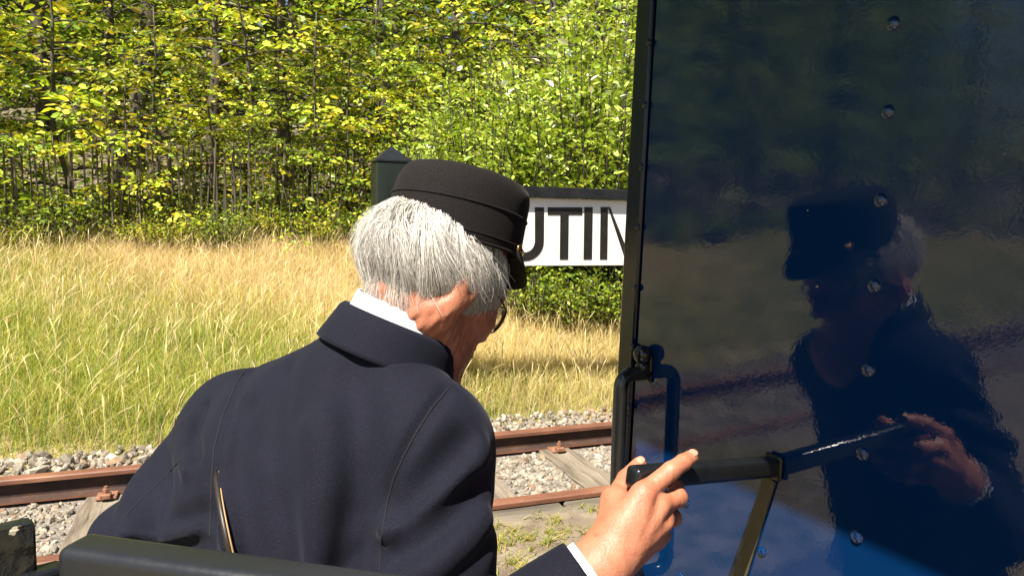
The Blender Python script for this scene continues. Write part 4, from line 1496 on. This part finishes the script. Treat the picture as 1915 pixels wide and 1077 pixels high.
for pts, r_, lf, sg, kb in FOLDS:
    q = ray_pts(bv0, pts, lf)
    if len(q) < 2: continue
    q = [p for n_, p in enumerate(q) if n_ == 0 or (p - q[n_ - 1]).length < .09]
    acc = None
    for a_, b_ in zip(q[:-1], q[1:]):
        lo_, hi_ = bbox([a_, b_], r_ + kb + .01)
        i0 = np.maximum(((lo_ - G.lo) / G.h).astype(int), 0); i1 = np.minimum(((hi_ - G.lo) / G.h).astype(int) + 2, G.F.shape)
        sub = Grid.__new__(Grid); sub.h = G.h; sub.lo = G.lo
        sub.X = G.X[i0[0]:i1[0]]; sub.Y = G.Y[:, i0[1]:i1[1]]; sub.Z = G.Z[:, :, i0[2]:i1[2]]
        d_ = sub.cone(a_, b_, r_, r_)
        if acc is None: acc = np.full(G.F.shape, .5, np.float32)
        v_ = acc[i0[0]:i1[0], i0[1]:i1[1], i0[2]:i1[2]]
        np.minimum(v_, d_, out=v_)
    if acc is None: continue
    if sg > 0: G.add(acc, kb)
    else: G.cut(acc, kb)
    del acc
jV, jQ = G.mesh()
jm = np_mesh('jacket', jV - MO, [jQ], M_NAVY)
jacket = obj('jacket', jm, man)
bvh = BVHTree.FromPolygons([tuple(v) for v in jV], [tuple(int(i) for i in q) for q in jQ])


def surf(px, py, lift=0.0):
    d = (P(px, py, 1.0) - EYE).normalized()
    hit = bvh.ray_cast(EYE, d)
    if hit[0] is None: return None
    return hit[0] - d * lift


def seam(pts, r=.0011, name='seam', mat=M_SEAM, lift=.0):
    out = []
    for (x0, y0), (x1, y1) in zip(pts[:-1], pts[1:]):
        for t in np.linspace(0, 1, 9)[:-1]:
            p = surf(x0 + (x1 - x0) * t, y0 + (y1 - y0) * t, lift)
            if p is not None and (not out or ((p - out[-1]).length < .05 and (p - out[-1]).length > 1e-4)): out.append(p)
    if len(out) < 3: return
    V, fs = tube_np([ML(p) for p in out], r, 6)
    obj(name, np_mesh(name, V, fs, mat), jacket)


seam([(842, 722), (808, 762), (780, 806), (756, 850), (736, 895), (724, 940), (716, 985), (712, 1030), (710, 1076)])
seam([(470, 672), (440, 720), (415, 780), (400, 840), (396, 900), (394, 960), (392, 1010)])
seam([(345, 850), (310, 890), (262, 935), (215, 985)], .0009)
# tan-edged strap down the left back
ctrl = [(t, surf(404 + 36 * (t ** 1.4), 880 + 190 * t)) for t in (0, .18, .36, .54, .72, .9, 1)]
ctrl = [(t, (p - EYE).length) for t, p in ctrl if p is not None]
cf = np.polyfit([t for t, _ in ctrl], [a for _, a in ctrl], 2)
sh_ = max(np.polyval(cf, t) - a for t, a in ctrl)
sp_ = [EYE + (P(404 + 36 * (t ** 1.4), 880 + 190 * t, 1.0) - EYE).normalized() * float(np.polyval(cf, t) - sh_ * .8 - .001) for t in np.linspace(0, 1, 14)]
if len(sp_) > 3:
    V, fs = tube_np([ML(p) for p in sp_], [.0010] + [.0036] * (len(sp_) - 1), 6)
    stp = obj('strap', np_mesh('strap', V, fs, M_STRAPL), man)
    V, fs = tube_np([ML(p + RT * .0038 - FW * .001) for p in sp_], [.0005] + [.0012] * (len(sp_) - 1), 6)
    obj('piping', np_mesh('piping', V, fs, M_TAN), stp)

# --- collars: bands round the neck

def band(name, rows, mat, a_max, parent, thick=.003, n=64, drop=.012):
    """rows: (height along neck axis, radius across, radius fore-aft, forward shift)"""
    V, Q = [], []
    m_ = len(rows)
    for i, (hh_, ra, rf_, sh_) in enumerate(rows):
        for q in range(n + 1):
            a = PI + (-a_max + 2 * a_max * q / n)
            fr = abs(q / n * 2 - 1)
            V.append(ML(CC_ + nA * (hh_ - drop * fr ** 2) + cF * (math.cos(a) * rf_ + sh_) + cL * math.sin(a) * ra))
    for i in range(m_ - 1):
        for q in range(n):
            a = i * (n + 1) + q
            Q.append((a, a + 1, a + n + 2, a + n + 1))
    o = obj(name, np_mesh(name, [tuple(v) for v in V], [Q], mat), parent)
    sm = o.modifiers.new('solid', 'SOLIDIFY'); sm.thickness = thick; sm.offset = 0
    return o


band('shirt_collar', [(-.03, .073, .071, .0), (.0, .072, .070, 0), (.016, .0715, .0695, .001), (.028, .0715, .0695, .003), (.038, .072, .0695, .006)], M_WHITE, 2.6, man, drop=0.0)
band('jacket_collar', [(-.015, .0745, .0725, 0), (.008, .075, .073, 0), (.016, .077, .075, 0), (.0185, .0795, .0775, 0), (.014, .0825, .0815, 0), (.0, .0865, .0865, 0), (-.014, .090, .0905, -.001), (-.027, .0935, .0945, -.002), (-.032, .0945, .0958, -.002)], M_NAVY, 2.3, jacket, .0035)

# cuff
def ring_tube(name, c, axis, rows, mat, parent, n=40, thick=.002):
    u = axis.cross(UP).normalized(); v = axis.cross(u)
    V, Q = [], []
    for (h_, r_) in rows:
        for q in range(n):
            a = 2 * PI * q / n
            V.append(tuple(ML(c + axis * h_ + (u * math.cos(a) + v * math.sin(a)) * r_)))
    for i in range(len(rows) - 1):
        for q in range(n):
            a, b_ = i * n + q, i * n + (q + 1) % n
            Q.append((a, b_, b_ + n, a + n))
    o = obj(name, np_mesh(name, V, [Q], mat), parent)
    sm = o.modifiers.new('solid', 'SOLIDIFY'); sm.thickness = thick; sm.offset = 0
    return o
ring_tube('shirt_cuff', CUFF, CR, [(-.03, .037), (0, .0375), (.0085, .038)], M_WHITE, man)

# --- trousers and shoes
lo, hi = bbox([PELV + UP * .05, LEGS[0][2], LEGS[1][2]], .2)
G = Grid(lo, hi, .009)
G.add(G.ell(PELV - UP * .03, (bLft, bF, UP), (.185, .13, .14)))
for a, kn, an in LEGS:
    G.add(G.cone(a, kn, .092, .074), .05); G.add(G.cone(kn, an + UP * .01, .074, .062), .02)
V, Q = G.mesh()
obj('trousers', np_mesh('trousers', V - MO, [Q], M_NAVY), man)
for a, kn, an in LEGS:
    c0 = Vector((an.x, an.y, -.25)) + UP * .035
    lo, hi = bbox([c0 - bF * .1, c0 + bF * .22], .1)
    G = Grid(lo, hi, .006)
    G.add(G.cone(c0 - bF * .05 + UP * .01, c0 + bF * .16 - UP * .005, .040, .036))
    G.add(G.cone(c0 + UP * .01, c0 + UP * .07, .042, .045), .02)
    G.F = np.maximum(G.F, (-.2475 - G.Z) + 0 * G.F)
    V, Q = G.mesh()
    obj('shoe', np_mesh('shoe', V - MO, [Q], M_BLACK), man)

# --- cap
def loft(name, rows, mat, parent, n=72, close_top=True):
    V, Q, T = [], [], []
    for (z_, a_, b_, sx) in rows:
        for q in range(n):
            t = 2 * PI * q / n
            V.append(tuple(ML(CPt(sx + a_ * math.cos(t), b_ * math.sin(t), z_))))
    for i in range(len(rows) - 1):
        for q in range(n):
            a, b2 = i * n + q, i * n + (q + 1) % n
            Q.append((a, b2, b2 + n, a + n))
    if close_top:
        z_, a_, b_, sx = rows[-1]
        V.append(tuple(ML(CPt(sx, 0, z_ + .001))))
        for q in range(n): T.append(((len(rows) - 1) * n + q, (len(rows) - 1) * n + (q + 1) % n, len(V) - 1))
    return obj(name, np_mesh(name, V, [Q, np.array(T).reshape(-1, 3)], mat), parent)


CA, CB, CS = .0985, .088, -.004
z0 = .058
def row(dz, s, dx=0.0): return (z0 + dz * 1.16, CA * s, CB * s, CS + dx)
cap = loft('cap', [row(.012, .955), row(.001, .965), row(0, .985), row(.002, 1.0), row(.010, 1.004), row(.026, 1.002), row(.041, 1.0), row(.046, .996), row(.056, .991, .001), row(.065, .978, .002), row(.072, .956, .003), row(.078, .92, .003), row(.0825, .86, .003), row(.0855, .76, .003), row(.0875, .58, .003), row(.0885, .3, .003)], M_FELT, man)
def cap_ring(dz, s, r, name, dx=0):
    pts = [CPt(CS + dx + CA * s * math.cos(t), CB * s * math.sin(t), z0 + dz * 1.16) for t in np.linspace(0, 2 * PI, 81)]
    V, fs = tube_np([ML(p) for p in pts], r, 8, cap=False)
    obj(name, np_mesh(name, V, fs, M_FELT), cap)
cap_ring(.0435, 1.0, .0016, 'welt')
cap_ring(.0015, .996, .0022, 'rim')
cap_ring(.011, 1.004, .0010, 'band_stitching')
# peak
V, Q = [], []
nq = 28
for i, (s, dz) in enumerate(((0.985, .004), (1.08, -.006), (1.18, -.020), (1.26, -.036), (1.265, -.0385))):
    for q in range(nq + 1):
        t = -1.12 + 2.24 * q / nq
        wgt = math.cos(t / 1.12 * PI / 2) ** .6
        ss = 1 + (s - 1) * wgt
        V.append(tuple(ML(CPt(CS + CA * ss * math.cos(t), CB * (1 + (s - 1) * .35 * wgt) * math.sin(t), z0 + dz * wgt + .004 * (1 - wgt)))))
for i in range(4):
    for q in range(nq):
        a = i * (nq + 1) + q
        Q.append((a, a + 1, a + nq + 2, a + nq + 1))
pk = obj('peak', np_mesh('peak', V, [Q], M_STRAPL), cap)
sm = pk.modifiers.new('solid', 'SOLIDIFY'); sm.thickness = .003
pk.data.materials[0] = M_FELT
tb = -1.02
bp = CPt(CS + CA * 1.01 * math.cos(tb), CB * 1.01 * math.sin(tb), z0 + .010)
bn = (cF_ * math.cos(tb) + hL * math.sin(tb)).normalized()
bm = bmesh.new()
bmesh.ops.create_uvsphere(bm, u_segments=14, v_segments=8, radius=1)
bu = bn.cross(hU).normalized()
bmesh.ops.transform(bm, matrix=frame(ML(bp), bu, hU, bn) @ Matrix.Diagonal((.0072, .0072, .0045, 1)), verts=bm.verts)
bm_obj('button', bm, M_BRASS, cap, smooth=True)
stpts = [CPt(CS + CA * 1.022 * math.cos(t), CB * 1.022 * math.sin(t), z0 + .009) for t in np.linspace(-1.02, 1.02, 30)]
V, fs = tube_np([ML(p) for p in stpts], .0035, 6)
obj('chin_strap', np_mesh('chin_strap', V, fs, M_BLACK), cap)

# --- glasses
gl_ = empty('spectacles'); COL.objects.unlink(gl_); bpy.data.objects.remove(gl_)
pts = [HPt(-.01, -.082, .018), HPt(.03, -.079, .014), HPt(.062, -.071, .010), HPt(.084, -.062, .004)]
V1 = tube_np([ML(p) for p in pts], .0014, 8)
pts = [HPt(-.01, .082, .018), HPt(.03, .079, .014), HPt(.062, .071, .010), HPt(.084, .062, .004)]
V2 = tube_np([ML(p) for p in pts], .0014, 8)
rims = []
for sg in (-1, 1):
    pts = [HPt(.097 - .012 * abs(math.cos(t)) * (1 if math.cos(t) * sg > 0 else 0), sg * .036 + .025 * math.cos(t), -.004 + .020 * math.sin(t)) for t in np.linspace(0, 2 * PI, 33)]
    rims.append(tube_np([ML(p) for p in pts], .0013, 6, cap=False))
br = tube_np([ML(HPt(.104, -.012, .004)), ML(HPt(.108, 0, .008)), ML(HPt(.104, .012, .004))], .0012, 6)
V, fs = merge([V1, V2] + rims + [br])
specs = obj('spectacles', np_mesh('spectacles', V, fs, M_WIRE), man)
for sg in (-1, 1):
    Vd = [tuple(ML(HPt(.097, sg * .036, -.004)))] + [tuple(ML(HPt(.097 - .012 * abs(math.cos(t)) * (1 if math.cos(t) * sg > 0 else 0), sg * .036 + .024 * math.cos(t), -.004 + .019 * math.sin(t)))) for t in np.linspace(0, 2 * PI, 33)[:-1]]
    T = [(0, 1 + q, 1 + (q + 1) % 32) for q in range(32)]
    obj('lens', np_mesh('lens', Vd, [T], M_LENS), specs)

# --- hair: thin ribbons rooted round the head below the cap
rh = np.random.default_rng(99)


def head_r(phi, z):
    """radius of the skull at angle phi from the back (towards the right side positive) and height z"""
    s = np.sqrt(np.clip(1 - ((z - .035) / .098) ** 2, .05, 1))
    a, b_ = .100 * s, .077 * s
    return 1 / np.sqrt((np.cos(phi) / a) ** 2 + (np.sin(phi) / b_) ** 2)


N = 36000
phi = rh.uniform(-2.2, 2.45, N)
lay = rh.uniform(0, 1, N) ** .8
ap = np.abs(phi)
low = np.interp(ap, [0, .9, 1.3, 1.5, 1.9, 2.4], [-.050, -.048, -.020, .012, .0, .012])      # lowest roots
zr = low + (.066 - low) * rh.uniform(0, 1, N) ** .6
bulk = np.interp(ap, [0, .8, 1.4, 1.9, 2.4], [.023, .020, .016, .015, .010])
clump = np.floor(phi * 15 + zr * 55 + rh.normal(0, .22, N)).astype(int)
cl_r = np.random.default_rng(4).normal(0, 1, 4000)
cn = cl_r[clump % 4000]; cn2 = cl_r[(clump * 7 + 13) % 4000]; cn3 = cl_r[(clump * 3 + 77) % 4000]
lenz = np.interp(ap, [0, .8, 1.4, 1.9, 2.4], [.066, .066, .062, .075, .070]) * rh.uniform(.6, 1.25, N) * (1 + .2 * cn3)
bot = np.interp(ap, [0, .9, 1.25, 1.45, 1.8, 2.1, 2.45], [-.070, -.068, -.062, -.054, -.052, -.040, -.018]) + .007 * cn + rh.normal(0, .006, N)
lenz = np.clip(np.minimum(lenz, zr - bot), .010, None)
cphi = (np.floor(phi * 15) + .5) / 15 + .012 * cn2
sw = np.interp(phi, [-2.2, -1, -.2, .3, .9, 1.4, 2.0, 2.45], [-.2, -.3, -.12, .22, .62, .60, .36, .10]) + .16 * cn + rh.normal(0, .09, N)
wav = rh.uniform(0, 6.3, N) * .3 + cn2 * 2
fly = rh.uniform(0, 1, N) < .02
thin = np.clip((zr + .055) / .05, .35, 1)
K = 9
ss = np.linspace(0, 1, K)
Vh = np.zeros((N, K, 2, 3))
ctr = np.zeros((N, K, 3))
fn = rh.normal(0, 1, N)
for i, s in enumerate(ss):
    z_ = zr - lenz * (s ** 1.1)
    p_ = phi + (cphi - phi) * .55 * s + sw * s * (.55 + .45 * s) + .055 * np.sin(s * 4.6 + wav) * s
    prof = np.sin(np.clip((.075 - z_) / .155, 0.02, .98) * PI) ** .6
    off = .0015 + bulk * lay * prof * (0.35 + .95 * s - .35 * s * s) * (1 + .2 * cn2) + .0025 * np.sin(s * 5 + wav * 1.7) + fly * .016 * s * s * fn
    r_ = head_r(p_, np.clip(z_, -.045, .1)) + np.maximum(off, .0008)
    ctr[:, i, 0] = -np.cos(p_) * r_ - .012
    ctr[:, i, 1] = -np.sin(p_) * r_
    ctr[:, i, 2] = z_ + .006 * s * fn * fly
tang = np.gradient(ctr, axis=1)
tang /= np.linalg.norm(tang, axis=2)[:, :, None] + 1e-9
rad_ = np.stack([-np.cos(phi), -np.sin(phi), np.zeros(N)], -1)[:, None, :] + rh.normal(0, .5, (N, 1, 3))
sd_ = np.cross(tang, rad_); sd_ /= np.linalg.norm(sd_, axis=2)[:, :, None] + 1e-9
wd_ = (.00033 * rh.uniform(.6, 1.4, N) * thin)[:, None, None] * (1 - .75 * ss ** 2)[None, :, None]
Vh[:, :, 0] = ctr + sd_ * wd_; Vh[:, :, 1] = ctr - sd_ * wd_
Bm = np.array([hF, hL, hU])
Vw = Vh.reshape(-1, 3) @ Bm + np.array(HO) - MO
kk = (np.arange(N) * K * 2)[:, None]
Qh = np.concatenate([kk + np.array([[2 * i, 2 * i + 1, 2 * i + 3, 2 * i + 2]]) for i in range(K - 1)])
tone = np.where(rh.uniform(0, 1, N) < .28, .38, .82) * rh.uniform(.75, 1.1, N) * (1 + .16 * cn)
colh = np.clip(tone, .2, .95)[:, None] * np.array((1.0, .95, .86))
hair = obj('hair', np_mesh('hair', Vw, [Qh], M_HAIR, np.repeat(colh, K * 2, 0)), man)
print('rail pts', g0, g1, g2, 'MS', MS, 'PELV', PELV)
